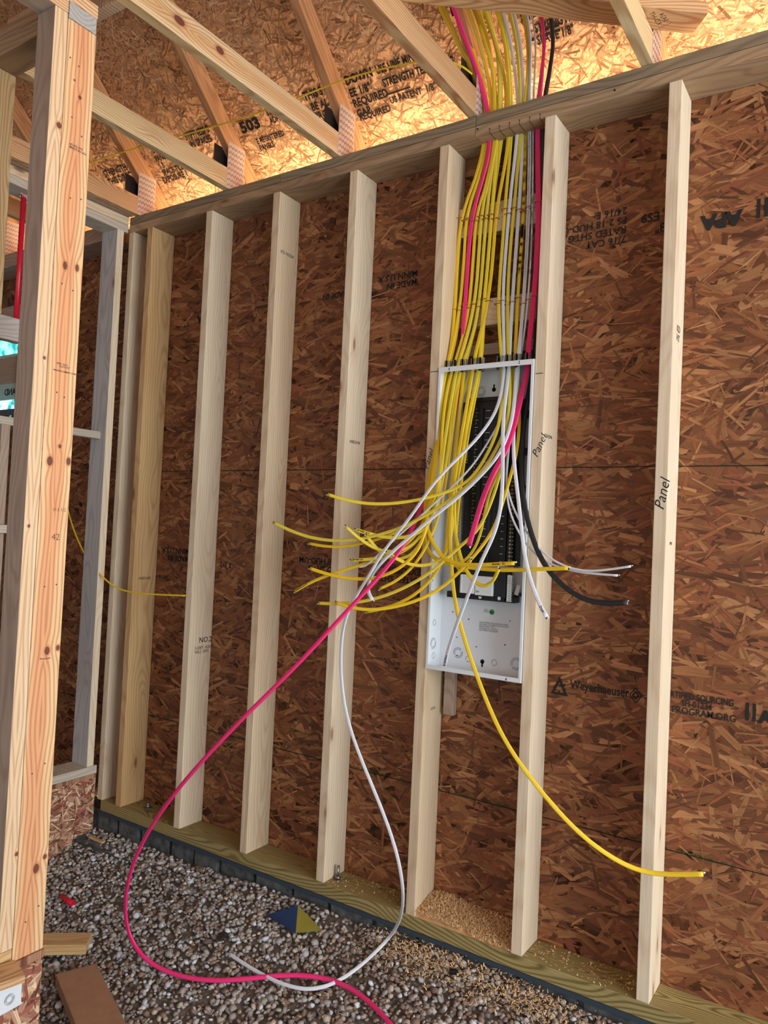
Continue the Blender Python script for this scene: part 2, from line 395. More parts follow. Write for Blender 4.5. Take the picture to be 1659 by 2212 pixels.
def plane_panel(name, x0, x1, y0, y1, th, mat, mw, holes=(), parent=None):
    """board in its local XY plane, front face at z=0, thickness behind, with rectangular holes"""
    bm = bmesh.new()
    if not holes: add_box(bm, (x0, y0, -th), (x1, y1, 0))
    else:
        hx0, hx1, hy0, hy1 = holes
        add_box(bm, (x0, y0, -th), (hx0, y1, 0)); add_box(bm, (hx1, y0, -th), (x1, y1, 0))
        add_box(bm, (hx0, y0, -th), (hx1, hy0, 0)); add_box(bm, (hx0, hy1, -th), (hx1, y1, 0))
    return link(name, bm_mesh(bm, name), mat, parent, mw)
def flakes(o, x0, x1, y0, y1, n, Lr, Wr, pal, top, sd=0.55, skip=None, keep=None):
    """lays real long flakes over the front (local +z) face of a panel, biggest first, as part of its own mesh"""
    r = np.random.default_rng(n); fr = np.linspace(0, 1, n)
    big = 1 - fr ** .8
    L = (Lr[0] + (Lr[1] - Lr[0]) * (0.25 + .75 * big) * r.uniform(.4, 1.0, n)); Wd = (Wr[0] + (Wr[1] - Wr[0]) * big ** 1.3 * r.uniform(.35, 1.0, n))
    a = r.normal(0, sd, n); u = r.uniform(0, 1, n) < .16; a[u] = r.uniform(-1.57, 1.57, u.sum())
    cx = r.uniform(x0, x1, n); cy = r.uniform(y0, y1, n)
    tx = np.array([-.5, -.5, -.47, -.15, .2, .47, .5, .5, .46, .15, -.2, -.46]); ty = np.array([.12, -.28, -.5, -.5, -.5, -.46, -.2, .22, .5, .5, .5, .46])
    K = len(tx)
    px = tx[None] * L[:, None] + np.where(abs(tx) > .4, 1, .2)[None] * r.uniform(-1, 1, (n, K)) * np.minimum(L * .13, Wd * .9)[:, None]
    py = ty[None] * Wd[:, None] * (1 + r.uniform(-.25, .25, (n, K)))
    py *= (1 + r.uniform(-.5, .5, (n, 1)) * px / L[:, None])
    X = cx[:, None] + px * np.cos(a)[:, None] - py * np.sin(a)[:, None]; Y = cy[:, None] + px * np.sin(a)[:, None] + py * np.cos(a)[:, None]
    X = np.clip(X, x0, x1); Y = np.clip(Y, y0, y1)
    Z = np.repeat((-top + top * (.05 + .9 * fr))[:, None], K, 1)
    if skip is not None:
        m = ~((X.max(1) > skip[0]) & (X.min(1) < skip[1]) & (Y.max(1) > skip[2]) & (Y.min(1) < skip[3]))
        X, Y, Z, px, py, a = X[m], Y[m], Z[m], px[m], py[m], a[m]; big = big[m]
    n = len(X)
    P = np.array([lin(c)[:3] for c in pal]); w_ = np.array([1.0] * len(pal)); idx = r.integers(0, len(pal), n)
    col = P[idx] * r.uniform(.78, 1.18, (n, 1)); col = col * (1 + .22 * (1 - big))[:, None]
    V = np.stack([X, Y, Z], 2).reshape(-1, 3)
    old = o.data; ov = np.empty(len(old.vertices) * 3); old.vertices.foreach_get('co', ov); ov = ov.reshape(-1, 3); ov[:, 2] = np.where(ov[:, 2] > -1e-6, -top, ov[:, 2])
    of = [list(p.vertices) for p in old.polygons]; nb = len(ov)
    me = bpy.data.meshes.new(old.name); tot = sum(len(f) for f in of)
    me.vertices.add(nb + len(V)); me.vertices.foreach_set('co', np.concatenate([ov, V]).reshape(-1))
    li = [v for f in of for v in f]; me.loops.add(tot + n * K); me.polygons.add(len(of) + n)
    me.loops.foreach_set('vertex_index', np.concatenate([np.array(li), nb + np.arange(n * K)]).astype(np.int32))
    st_ = np.concatenate([np.cumsum([0] + [len(f) for f in of])[:-1], tot + np.arange(n) * K]).astype(np.int32); me.polygons.foreach_set('loop_start', st_)
    me.update(calc_edges=True); me.polygons.foreach_set('material_index', np.concatenate([np.zeros(len(of)), np.ones(n)]).astype(np.int32))
    for m_ in old.materials: me.materials.append(m_)
    me.materials.append(M_FLAKE)
    at = me.color_attributes.new('flake', 'FLOAT_COLOR', 'POINT'); c4 = np.ones((nb + n * K, 4)); c4[nb:, :3] = np.repeat(col, K, 0); at.data.foreach_set('color', c4.reshape(-1).astype(np.float32))
    uv = me.uv_layers.new(name='UVMap'); uu = np.zeros((tot + n * K, 2)); ro = r.uniform(-50, 50, (n, 1)); uu[tot:, 0] = (px + ro).reshape(-1); uu[tot:, 1] = (py + ro * .37).reshape(-1); uv.data.foreach_set('uv', uu.reshape(-1).astype(np.float32))
    o.data = me
FW = [(92, 56, 38), (108, 66, 42), (128, 82, 52), (138, 86, 54), (122, 70, 48), (146, 98, 62), (162, 114, 76), (132, 78, 52), (114, 72, 46), (150, 104, 68), (120, 74, 46), (134, 88, 54)]
FD = [(140, 98, 68), (164, 120, 84), (184, 138, 102), (192, 148, 112), (198, 158, 120), (212, 176, 138), (176, 124, 90), (186, 148, 112)]
FP = [(112, 68, 54), (150, 104, 82), (190, 150, 118), (206, 170, 136), (156, 92, 76), (220, 194, 160), (176, 132, 108), (130, 80, 64)]
# back wall sheathing: local x = world x, local y = world z, local z = toward the room (-y)
MW_BACK = Matrix(((1, 0, 0, 0), (0, 0, -1, D), (0, 1, 0, 0), (0, 0, 0, 1)))
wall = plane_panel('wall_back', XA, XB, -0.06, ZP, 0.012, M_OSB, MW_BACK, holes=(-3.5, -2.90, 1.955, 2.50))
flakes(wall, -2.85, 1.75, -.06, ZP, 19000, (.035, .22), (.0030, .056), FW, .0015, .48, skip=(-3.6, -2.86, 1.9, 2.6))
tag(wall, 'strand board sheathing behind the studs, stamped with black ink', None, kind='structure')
def strip(bmx, x0, x1, z0, z1, lift=0.0006): add_box(bmx, (x0, D - lift, z0), (x1, D + 0.001, z1))
bm = bmesh.new()
for z in (1.610, 0.412): strip(bm, -2.8, XB, z - 0.0013, z + 0.0013)
link('seam', bm_mesh(bm, 'seam'), M_SEAM, wall)
bm = bmesh.new(); rr = random.Random(5)
for x in np.arange(-1.6, 1.3, 0.013):
    for z, q in ((1.6125, 0.25), (0.4155, 0.55)):
        if rr.random() < q * (1.3 if 0.2 < (x * 1.7) % 1.0 < 0.7 else 0.25): strip(bm, x, x + rr.uniform(0.006, 0.02), z, z + rr.uniform(0.001, 0.005), 0.0009)
link('edge_seal_paint', bm_mesh(bm, 'edge_seal_paint'), M_GREEN, wall)
YW = D - 0.0002
U = dict(xd=(1, 0, 0), yd=(0, 0, 1)); DN = dict(xd=(-1, 0, 0), yd=(0, 0, -1))   # upright and upside-down stamps
def wtext(s, x, z, size, up=True, bold=0.0, mat=M_INK, space=1.0, sx=1.0):
    q = U if up else DN
    return text('ink_stamp', s, (x, YW, z), q['xd'], q['yd'], size, mat, wall, bold * size, sx, space=space)
wtext('Weyerhaeuser', 0.524, 0.862, 0.042, bold=0.012, sx=0.78)
wtext('CERTIFIED SOURCING', 0.822, 0.884, 0.029, bold=0.02, sx=0.72); wtext('SFI-01234', 0.880, 0.862, 0.028, bold=0.02, sx=0.8); wtext('PROGRAM.ORG', 0.852, 0.838, 0.029, bold=0.02, sx=0.9)
wtext('II', 1.058, 0.850, 0.075, bold=0.01); wtext('APA', 1.10, 0.85, 0.05, bold=0.06)
wtext('APA', 1.005, 2.400, 0.062, False, bold=0.06); wtext('II', 1.085, 2.425, 0.085, False, bold=0.01)
wtext('RATED\nSIZED FOR SPACING', 1.40, 2.445, 0.03, False, bold=0.02)
wtext('418"\nwq ES9', 0.825, 2.405, 0.042, False, bold=0.02)
wtext('7/16 CAT\nRATED SHTG\nPS 2-18 HUD-UM\n24/16 E', 0.655, 2.385, 0.034, False, bold=0.015)
wtext('MADE IN\nMINN U.S.A.', -0.155, 2.36, 0.036, False, bold=0.02); wtext('MADE IN', -0.49, 2.36, 0.034, False, bold=0.02)
wtext('Weyerhaeuser', -0.84, 2.36, 0.03, False, bold=0.01, mat=M_INK); wtext('APA', -1.30, 2.36, 0.05, False, bold=0.06)
wtext('24/16 E\nPS 2-18 HUD', 0.69, 1.99 + 0.37, 0.0001, False)
wtext('MADE IN\nMINN U.S.A.', -1.36, 1.20, 0.038, False, bold=0.02); wtext('7 1/2', -1.08, 1.19, 0.036, False, bold=0.02)
wtext('CAT\nRATED SHTG\nPS 2-18 HUD-UM', -0.42, 1.17, 0.036, False, bold=0.015); wtext('RATED SHTG\nEXPOSURE', -0.08, 1.19, 0.036, False, bold=0.02)
wtext('II', -0.06, 1.15, 0.07, False, bold=0.01); wtext('24/16', -1.50, 1.1, 0.03, False, bold=0.02)
# tree-in-triangle mark and leaf diamond mark
bm = bmesh.new()
def tri(pts, lift=0.0008):
    vs_ = [bm.verts.new((x, D - lift, z)) for x, z in pts]; f = bm.faces.new(vs_)
def quadring(P, Q):
    for i in range(len(P)):
        j = (i + 1) % len(P); tri([P[i], P[j], Q[j], Q[i]])
cx, cz = 0.4865, 0.862
quadring([(cx - 0.030, cz - 0.028), (cx + 0.030, cz - 0.028), (cx, cz + 0.036)], [(cx - 0.017, cz - 0.020), (cx + 0.017, cz - 0.020), (cx, cz + 0.014)])
tri([(cx - 0.002, cz - 0.02), (cx + 0.002, cz - 0.02), (cx + 0.002, cz - 0.012), (cx - 0.002, cz - 0.012)])
cx, cz = 0.741, 0.872
dm = lambda r: [(cx - r, cz), (cx, cz - r * 1.25), (cx + r, cz), (cx, cz + r * 1.25)]
quadring(dm(0.021), dm(0.017)); quadring(dm(0.012), dm(0.006))
link('ink_stamp', bm_mesh(bm, 'ink_stamp'), M_INK, wall)

# gable wall far left, unseen, added to keep that end dark
MW_GAB = Matrix(((0, 0, 1, XA), (1, 0, 0, 0), (0, 1, 0, 0), (0, 0, 0, 1)))
g = plane_panel('wall_left', -3.6, D, -0.5, 5.6, 0.012, M_OSB, MW_GAB); tag(g, 'unseen strand board gable wall far to the left, added to keep light out', None, kind='structure')
# roof deck: local x = world x, local y = up the slope, local z = down into the room
MW_DECK = Matrix(((1, 0, 0, 0), (0, -cs, -sn, 0), (0, sn, -cs, DK0), (0, 0, 0, 1)))
deck = plane_panel('ceiling', XA - 0.3, 3.4, -0.80, 3.75, 0.012, M_DECK, MW_DECK)
flakes(deck, -2.6, 1.7, -.35, 1.5, 26000, (.012, .085), (.0012, .013), FD, .0012, .75)
tag(deck, 'strand board roof deck sloping up from the eave with black stamps', None, kind='structure')
yr = -3.75 * cs; zr = DK0 + 3.75 * sn
MW_DECK2 = Matrix(((1, 0, 0, 0), (0, -cs, sn, yr), (0, -sn, -cs, zr), (0, 0, 0, 1)))
d2 = plane_panel('ceiling', XA - 0.3, 3.4, 0.0, 4.6, 0.012, M_DECK, MW_DECK2); tag(d2, 'unseen far slope of the strand board roof deck behind the viewer, added to enclose the light', None, kind='structure')  # unseen slope, added to close the roof over and enclose the light
bm = bmesh.new()
for x in (-2.95, -1.72, -0.50, 0.725): add_box(bm, (x - 0.0015, -0.16, -0.001), (x + 0.0015, 1.06, 0.0007))
add_box(bm, (XA, 1.06, -0.001), (3.3, 1.064, 0.0007)); link('seam', bm_mesh(bm, 'seam'), M_SEAM, deck, MW_DECK)
def dtext(s, x, sl, size, bold=0.02, sx=1.0, sp=1.0):
    return text('ink_stamp', s, MW_DECK @ Vector((x, sl, 0)), (1, 0, 0), (0, -cs, sn), size, M_INK, deck, bold * size, sx, space=sp)
dtext('STRENGTH AXIS\nTHIS DIRECTION', -2.02, -0.035, 0.045, 0.03, 0.8); dtext('14 APA', -1.80, -0.105, 0.03, 0.03, 0.9)
dtext('SHEATHING', -1.62, -0.005, 0.042, 0.03, 0.75); dtext('PANEL\n1 5\nSPACE-TILL', -1.63, -0.045, 0.036, 0.03, 0.8)
dtext('EXPOSURE 1', -1.655, -0.148, 0.040, 0.03, 0.8)
dtext('STIFFNESS B\n-IN SPACES', -1.385, 0.0, 0.042, 0.03, 0.72); dtext('32\n16', -1.20, -0.098, 0.040, 0.03, 0.9)
dtext('503', -1.055, -0.050, 0.062, 0.05, 1.25); dtext('STRENGTH\nADHESIVE', -0.885, -0.018, 0.036, 0.03, 0.75)
dtext('E REGISTERED\nPANELS', -1.0, -0.112, 0.032, 0.03, 0.8); dtext('THIS S', -0.672, -0.012, 0.046, 0.04, 0.78)
dtext('BE AL\nPROD\nIT', -0.655, -0.058, 0.042, 0.03, 0.85)
dtext('DOWN', -0.455, -0.010, 0.046, 0.04, 0.85); dtext('EE 1/8"\nREQUIRED\nGAP', -0.455, -0.056, 0.042, 0.035, 0.85)
dtext('REQUIRED', -0.45, -0.150, 0.036, 0.03, 0.9)
dtext('USE LINE MINIMUM', -0.305, -0.010, 0.042, 0.03, 0.68); dtext('STRENGTH TESTED\n------------', -0.295, -0.060, 0.040, 0.035, 0.72)
dtext('US PATENT  1/8"', -0.29, -0.125, 0.034, 0.03, 0.85); dtext('I\nI\nI', -0.055, -0.035, 0.05, 0.02, 1.0)
dtext('US\nG.S.2', -0.03, -0.07, 0.05, 0.03, 0.9); dtext('II II', 0.02, 0.085, 0.05, 0.05, 1.0)
dtext('==== ==\n - ==', 0.30, -0.02, 0.07, 0.03, 0.9); dtext('STRENGTH TESTED\nSPACE 1/8"', 0.34, -0.055, 0.04, 0.03, 0.7)

# pony wall and jambs of the wall on the left
MW_LEFT = Matrix(((0, 0, 1, -1.77), (1, 0, 0, 0), (0, 1, 0, 0), (0, 0, 0, 1)))
pw = plane_panel('wall_left', -2.6, -0.012, -0.235, 0.105, 0.012, M_OSBL, MW_LEFT)
flakes(pw, -.9, -.012, -.235, .105, 1500, (.03, .14), (.004, .042), FP, .0012, .7)
tag(pw, 'pale strand board apron below the sill of the left wall opening', None, kind='structure')
MW_PART = Matrix(((0, 0, 1, -0.570), (1, 0, 0, 0), (0, 1, 0, 0), (0, 0, 0, 1)))
pp = plane_panel('wall_partition', -2.6, -1.046, -0.42, 0.107, 0.012, M_OSBL, MW_PART)
flakes(pp, -1.7, -1.046, -.42, .107, 1500, (.03, .15), (.004, .05), FP, .0012, .7)
tag(pp, 'strand board apron below the near corner post', None, kind='structure')
board('trim_1', (-1.80, -2.6, 0.106), (-1.766, -0.014, 0.1265), 'pale', mat=M_OSBL, bev=0.0008, label='strand board edge strip under the left sill', cat=None, kindtag='structure')
board('trim_2', (-0.66, -2.6, 0.110), (-0.566, -1.044, 0.132), 'pale', mat=M_OSBL, bev=0.0008, label='strand board edge strip under the near corner post', cat=None, kindtag='structure')
board('left_sill_plate', (-1.90, -2.6, 0.1275), (-1.765, -0.012, 0.1655), 'greywhite', 'pale sill board of the left wall opening, with shavings on it', 'sill')
board('left_bottom_plate', (-1.90, -2.6, -0.285), (-1.762, -0.05, -0.237), 'treated', 'greenish treated board along the foot of the left wall', 'lumber')
board('partition_bottom_plate', (-0.655, -2.6, 0.1335), (-0.570, -1.140, 0.1705), 'amber', 'short plate end under the narrow stud of the near post', 'lumber')

# floor: gravel bed rising toward the foundation
def gz(x, y):
    s = min(max(-y, 0), 0.6); l = min(max((-1.0 - x) / 0.5, 0), 1)
    e = min(max((x + 0.9) / 0.5, 0), 1) * (1 - s / 0.6)
    return -0.115 + 0.030 * e - 0.36 * s - 0.03 * l * (1 - s / 0.6) + 0.012 * math.sin(x * 5.1 + y * 3) * math.cos(y * 6.3 - x * 2)
bm = bmesh.new(); nx, ny = 90, 50; G = []
gx = np.linspace(-4.3, 3.6, nx); gy = np.concatenate([np.linspace(-7, -1.5, 12)[:-1], np.linspace(-1.5, 0.02, 38)])
for y in gy: G.append([bm.verts.new((x, y, gz(x, y) - 0.006)) for x in gx])
for j in range(len(gy) - 1):
    for i in range(nx - 1): bm.faces.new((G[j][i], G[j][i + 1], G[j + 1][i + 1], G[j + 1][i]))
fl = link('floor', bm_mesh(bm, 'floor', True), plain('gravel_bed', (112, 100, 90), 0.95, noise=0.5, nscale=60)); tag(fl, 'gravel bed of the unfinished floor', None, kind='structure')
bm = bmesh.new(); add_box(bm, (-9, 0.35, -0.75), (9, 12, -0.7))
o = link('floor', bm_mesh(bm, 'floor'), plain('outside_ground', (176, 160, 132), 0.95, noise=0.15, nscale=3)); tag(o, 'bare ground outside the building', None, kind='structure')
# stones
def stones():
    bm = bmesh.new(); bmesh.ops.create_icosphere(bm, subdivisions=1, radius=1.0)
    bv = np.array([v.co[:] for v in bm.verts]); bf = np.array([[v.index for v in f.verts] for f in bm.faces]); bm.free()
    pts = []
    def patch(x0, x1, y0, y1, n, s0, s1):
        for _ in range(n):
            x = rng.uniform(x0, x1); y = rng.uniform(y0, y1); pts.append((x, y, gz(x, y), rng.uniform(s0, s1)))
    patch(-2.0, 0.9, -1.25, -0.006, 19000, 0.0055, 0.0120)
    patch(-2.0, 1.3, -1.2, -0.010, 1500, 0.011, 0.017)
    patch(0.2, 1.4, -0.5, -0.006, 1200, 0.006, 0.012)
    n = len(pts); nv = len(bv); V = np.empty((n, nv, 3)); 
    P = np.array(pts)
    for i in range(n):
        sc = P[i, 3] * np.array([rng.uniform(.8, 1.35), rng.uniform(.7, 1.1), rng.uniform(.45, .8)])
        q = bv * (1 + rng.uniform(-.22, .22, (nv, 1))) * sc
        a, b_, c = rng.uniform(0, 6.28), rng.uniform(-.6, .6), rng.uniform(-.6, .6)
        R = np.array([[math.cos(a), -math.sin(a), 0], [math.sin(a), math.cos(a), 0], [0, 0, 1]]) @ np.array([[1, 0, 0], [0, math.cos(b_), -math.sin(b_)], [0, math.sin(b_), math.cos(b_)]]) @ np.array([[math.cos(c), 0, math.sin(c)], [0, 1, 0], [-math.sin(c), 0, math.cos(c)]])
        V[i] = q @ R.T + np.array([P[i, 0], P[i, 1], P[i, 2] + rng.uniform(-.003, .007)])
    F = (bf[None] + (np.arange(n) * nv)[:, None, None]).reshape(-1, 3)
    me = bpy.data.meshes.new('gravel'); me.vertices.add(n * nv); me.vertices.foreach_set('co', V.reshape(-1))
    me.loops.add(len(F) * 3); me.polygons.add(len(F)); me.loops.foreach_set('vertex_index', F.reshape(-1).astype(np.int32))
    me.polygons.foreach_set('loop_start', np.arange(0, len(F) * 3, 3, dtype=np.int32)); me.update(calc_edges=True)
    pal = np.array([lin(c)[:3] for c in ((150, 146, 142), (126, 110, 98), (108, 88, 74), (176, 178, 184), (134, 122, 116), (92, 82, 76), (160, 148, 132), (120, 96, 80))])
    brown = np.clip((np.sin(P[:, 0] * 2.3 + 1.0) * np.cos(P[:, 1] * 4 + 0.5) + 0.3), 0, 1)
    idx = np.where(rng.uniform(0, 1, n) < 0.22 + 0.38 * brown, rng.choice([1, 2, 5, 7, 4], n), rng.choice([0, 3, 4, 6, 0], n))
    c = pal[idx] * rng.uniform(1.1, 1.9, (n, 1)); c4 = np.concatenate([c, np.ones((n, 1))], 1)
    at = me.color_attributes.new('stone', 'FLOAT_COLOR', 'POINT'); at.data.foreach_set('color', np.repeat(c4, nv, 0).reshape(-1).astype(np.float32))
    t = NT('gravel_stone', 0.85, 0.2); a = t.n.new('ShaderNodeAttribute'); a.attribute_name = 'stone'
    nz = t.noise(t.obj(), 300, 2); col = t.mix(t.math('MULTIPLY', nz, 0.35), a.outputs['Color'], (0.12, 0.1, 0.09, 1)); m = t.done(col)
    o = link('gravel', me, m); tag(o, 'loose grey and brown crushed stone covering the floor', 'gravel', kind='stuff')
stones()
# foundation under the plate
def lumpy(name, a, b, div, amp, mat, parent=None, seed=1):
    bm = bmesh.new(); add_box(bm, a, b); bmesh.ops.subdivide_edges(bm, edges=list(bm.edges), cuts=div, use_grid_fill=True)
    R = random.Random(seed)
    for v in bm.verts: v.co += Vector((R.uniform(-1, 1), R.uniform(-1, 1), R.uniform(-1, 1))) * amp
    return link(name, bm_mesh(bm, name, False), mat, parent)
bm = bmesh.new(); R_ = random.Random(4); x = -1.76
while x < 2.2:
    wd = R_.uniform(0.13, 0.2); add_box(bm, (x + 0.006, 0.012 + R_.uniform(-.01, .006), -0.5), (min(x + wd, 2.2), 0.14, -0.062), 0.004); x += wd + R_.uniform(0.004, 0.02)
add_box(bm, (-4.1, 0.035, -0.5), (2.25, 0.135, -0.064))
o = link('wall_foundation', bm_mesh(bm, 'wall_foundation'), M_CONC); tag(o, 'rough grey concrete foundation under the bottom plate', None, kind='structure')
o = board('trim_3', (-1.735, -0.006, -0.0625), (2.25, 0.135, -0.0485), 'pale', mat=M_GASKET, bev=0.001, label='dark blue grey sill gasket strip under the bottom plate', cat=None, kindtag='structure')
bm = bmesh.new(); add_box(bm, (-1.80, -0.115, -0.36), (-1.22, 0.0, -0.155)); bmesh.ops.subdivide_edges(bm, edges=list(bm.edges), cuts=7, use_grid_fill=True)
for v in bm.verts:
    v.co += Vector((rng.uniform(-1, 1), rng.uniform(-1, 1), rng.uniform(-1, 1))) * 0.008; v.co.z -= max(0, (v.co.x + 1.45)) * 0.22
tag(link('concrete_footing', bm_mesh(bm, 'concrete_footing'), M_CONC), 'rough dark concrete footing lump in the far left corner', 'concrete')
board('wood_offcut', (-1.70, -0.085, -0.148), (-1.60, -0.068, -0.138), 'amber', 'thin wooden strip lying on the concrete footing', 'offcut')

# ================================================================ framing of the back wall
board('bottom_plate', (-1.738, 0, -0.048), (2.25, D - .0006, 0), 'treated', 'long treated bottom plate with dark grain lines on its face', 'lumber')
board('bottom_plate', (-4.15, 0, -0.048), (-1.91, D - .0006, 0), 'plate', 'bottom plate seen through the left wall opening', 'lumber')
GP = 'top plates of the back wall'
board('top_plate', (0.1420, 0, ZT + .0002), (2.25, D - .0006, ZT + .0374), 'plate', 'lower top plate above the panel bay, bored for the cables', 'lumber', group=GP)
board('top_plate', (-1.768, 0, ZT + .0002), (0.1405, D - .0006, ZT + .0374), 'plate', 'lower top plate over the left studs, from corner to joint', 'lumber', group=GP)
board('top_plate', (0.1420, 0.0018, ZT + .0400), (2.25, D - .0006, ZP), 'plateup', 'upper top plate over the panel bay, running off to the right', 'lumber', group=GP)
board('top_plate', (-0.7805, 0.0015, ZT + .0400), (0.1405, D - .0006, ZP), 'plateup', 'upper top plate between the two butt joints', 'lumber', group=GP)
board('top_plate', (-1.768, 0.0020, ZT + .0400), (-0.7820, D - .0006, ZP), 'plateup', 'upper top plate nearest the corner', 'lumber', group=GP)
board('top_plate', (-4.15, 0, ZT + .0002), (-1.892, D - .0006, ZP), 'brown', 'dark double plate seen through the left wall opening', 'lumber', group=GP)
GS = 'wall studs of the back wall'
board('wall_stud', (-1.766, 0, .0004), (-1.729, 0.089, ZT), 'cream', 'narrow corner stud in the angle of the two walls', 'stud', group=GS)
XS = [-1.6275, -1.2205, -.814, -.4085, 0.0, .4064, .8093]
KS = ['amber', 'cream', 'pale', 'cream', 'pale', 'cream', 'cream']
LS = ['orange-toned stud next to the corner stud', 'pale stud second right of the corner, stamped NO.2', 'pale stud behind the tip of the furthest-left yellow cable', 'pale stud crossed by the pink cable, anchor bolt at its foot',
      'stud along the left side of the electrical panel', 'stud along the right side of the panel, Panel written on it', 'rightmost stud with Panel written on its face']
ST = []
for x, k, l in zip(XS, KS, LS): ST.append(board('wall_stud', (x, 0, .0004), (x + W, D - .0006, ZT), k, l, 'stud', group=GS))
def side(st, s, y, z, size, mat=M_INKG, tilt=0.0, bold=0.01):       # stamp on a stud's right-hand face
    x = st.location.x + W / 2
    return text('grade_stamp', s, (x, y, z), (0, 1, 0), (0, 0, 1), size, mat, st, bold * size)
side(ST[2], 'KD H3224', 0.022, 2.530, 0.019); side(ST[3], 'A0823394', 0.030, 1.706, 0.017); side(ST[5], 'KDH3394', 0.012, 1.700, 0.017); side(ST[0], 'A08E3A8E', 0.030, 1.078, 0.017)
side(ST[1], 'NO.2', 0.058, 0.820, 0.034, M_INK); side(ST[1], 'S-DRY  KDHT\nWLS  SPFS', 0.035, 0.790, 0.019)
side(ST[4], 'S-P-F', 0.05, 0.72, 0.016); side(ST[6], 'KD\nHT', 0.045, 2.02, 0.03); side(ST[6], 'wm', 0.05, 1.36, 0.02)
def pen(st, s, x, z, ang, size, name='handwriting'):
    c, s_ = math.cos(ang), math.sin(ang)
    return text(name, s, (x, 0, z), (c, 0, s_), (-s_, 0, c), size, M_PEN, st, -0.004 * size, shear=0.35)
pen(ST[4], 'Panel', 0.010, 1.592, math.radians(72), 0.034); pen(ST[5], 'Panel', 0.428, 1.628, math.radians(66), 0.036); pen(ST[6], 'Panel', 0.838, 1.462, math.radians(80), 0.044)
for st, x0, x1, z in ((ST[4], 0.004, 0.040, 1.950), (ST[5], 0.410, 0.436, 1.912)):
    bm = bmesh.new(); add_box(bm, (x0, -0.0012, z - 0.001), (x1, 0.0, z + 0.001)); link('pen_line', bm_mesh(bm, 'pen_line'), M_PEN, st)
# horizontal cable blocks
board('cable_block', (0.0385, 0.097, 2.470), (0.4055, D - .0006, 2.580), 'pale', 'upper wooden block across the panel bay, cables stapled over it', 'lumber')
board('cable_block', (0.0385, 0.097, 2.128), (0.4055, D - .0006, 2.226), 'pale', 'lower wooden block across the panel bay, just above the panel', 'lumber')
board('cable_block', (0.0385, 0.098, 2.02), (0.4055, D - .0006, 2.06), 'brown', 'dark batten behind the cables right over the panel', 'lumber')
board('cable_block', (0.056, 0.110, 0.70), (0.098, D - .0006, 0.862), 'brown', 'short dark upright block under the panel', 'lumber')
# anchor bolts
for x, y, lab in ((-0.349, 0.062, 'steel anchor bolt at the foot of the stud crossed by the pink cable'), (-1.49, 0.080, 'steel anchor bolt in the bottom plate near the corner')):
    t = empty('anchor_bolt', (x, y, 0)); tag(t, lab, 'bolt')
    cyl('rod', (x, y, 0), (x, y, 0.052 if x > -1 else 0.024), 0.0062, M_NAIL, t); cyl('nut', (x, y, 0.0022), (x, y, 0.013), 0.0125, M_NAIL, t, 6)
    cyl('washer', (x, y, 0.0002), (x, y, 0.0022), 0.019, M_NAIL, t, 20)

# ================================================================ left wall and near post
board('jamb_stud', (-1.8885, -0.066, 0.166), (-1.7700, -0.028, ZT), 'grey', 'weathered grey stud at the right side of the left wall opening', 'stud',
      matfun=([wood('cream', 'Z')], lambda n: 1 if n.x > 0.5 else 0))
board('jamb_stud', (-1.8885, -0.583, 0.166), (-1.7700, -0.545, 1.748), 'brown', 'dark stud of the left wall seen behind the near post', 'stud')
GL = 'plates over the left wall'
board('left_top_plate', (-1.8895, -2.6, ZT + .0002), (-1.7715, -.002, ZT + .038), 'greywhite', 'lower plate over the left wall, coarse grey grain', 'lumber', group=GL)
board('left_top_plate', (-1.8895, -2.6, ZT + .0392), (-1.7715, -.002, ZP), 'pale', 'upper plate over the left wall, smooth pale face', 'lumber', group=GL)
board('ceiling_nailer', (-1.885, -2.6, ZP + .002), (-1.745, -.002, ZP + .040), 'brown', 'brown backing board lying on the left wall plates', 'lumber')
board('flat_brace', (-1.8500, -1.3, 1.751), (-1.8090, -0.0665, 1.787), 'greywhite', 'white-faced horizontal brace butting into the grey stud', 'lumber')
board('flat_brace', (-1.7690, -1.3, 1.280), (-1.7350, -0.5330, 1.315), 'greywhite', 'lower white-faced brace at the left edge of the photo', 'lumber')
# near post
warm = ((236, 210, 170), (226, 184, 138), (190, 140, 98))
warm2 = ((236, 200, 150), (226, 158, 112), (184, 106, 70))
mj = knotboard('pine_jack_edge', ((238, 216, 182), (230, 196, 156), (186, 138, 98)), 'YZ', [(0.012, 0.98, 0.008, 1.1), (0.010, 0.32, 0.004, 1.2), (-0.006, -0.15, 0.004, 1.2), (0.016, -1.05, 0.005, 1.2)], 210)
board('post_stud', (-0.6545, -1.1795, 0.1715), (-0.5705, -1.1390, ZT), 'brown', 'narrow post stud nearest the viewer, weathered and partly shaded in colour on its wide face', 'stud', mat=wood('brown', 'Z'),
      matfun=([mj], lambda n: 1 if n.x > 0.5 else 0))  # brown faces carry weathering and, in part, shade put into the colour
kn = [(0.004, 1.115, 0.005, 1.2), (-0.016, 1.155, 0.003, 1.1), (-0.011, 0.62, 0.007, 1.7), (0.027, 0.625, 0.006, 1.8), (0.006, 0.105, 0.005, 1.1), (-0.022, 0.06, 0.009, 1.5), (0.036, 0.065, 0.007, 1.6),
      (0.004, -0.475, 0.008, 1.5), (0.037, -0.47, 0.006, 1.4), (0.010, -1.085, 0.009, 1.5), (0.035, -1.06, 0.006, 1.2)]
mk = knotboard('pine_post_face', warm2, 'YZ', kn, 210)
ps = board('post_stud', (-0.6080, -1.1380, 0.1335), (-0.5700, -1.0470, ZT - .012), 'pine', 'wide reddish pine post board with large dark knots, far left', 'stud', mat=wood('pine', 'Z'),
      matfun=([mk], lambda n: 1 if n.x > 0.5 else 0))
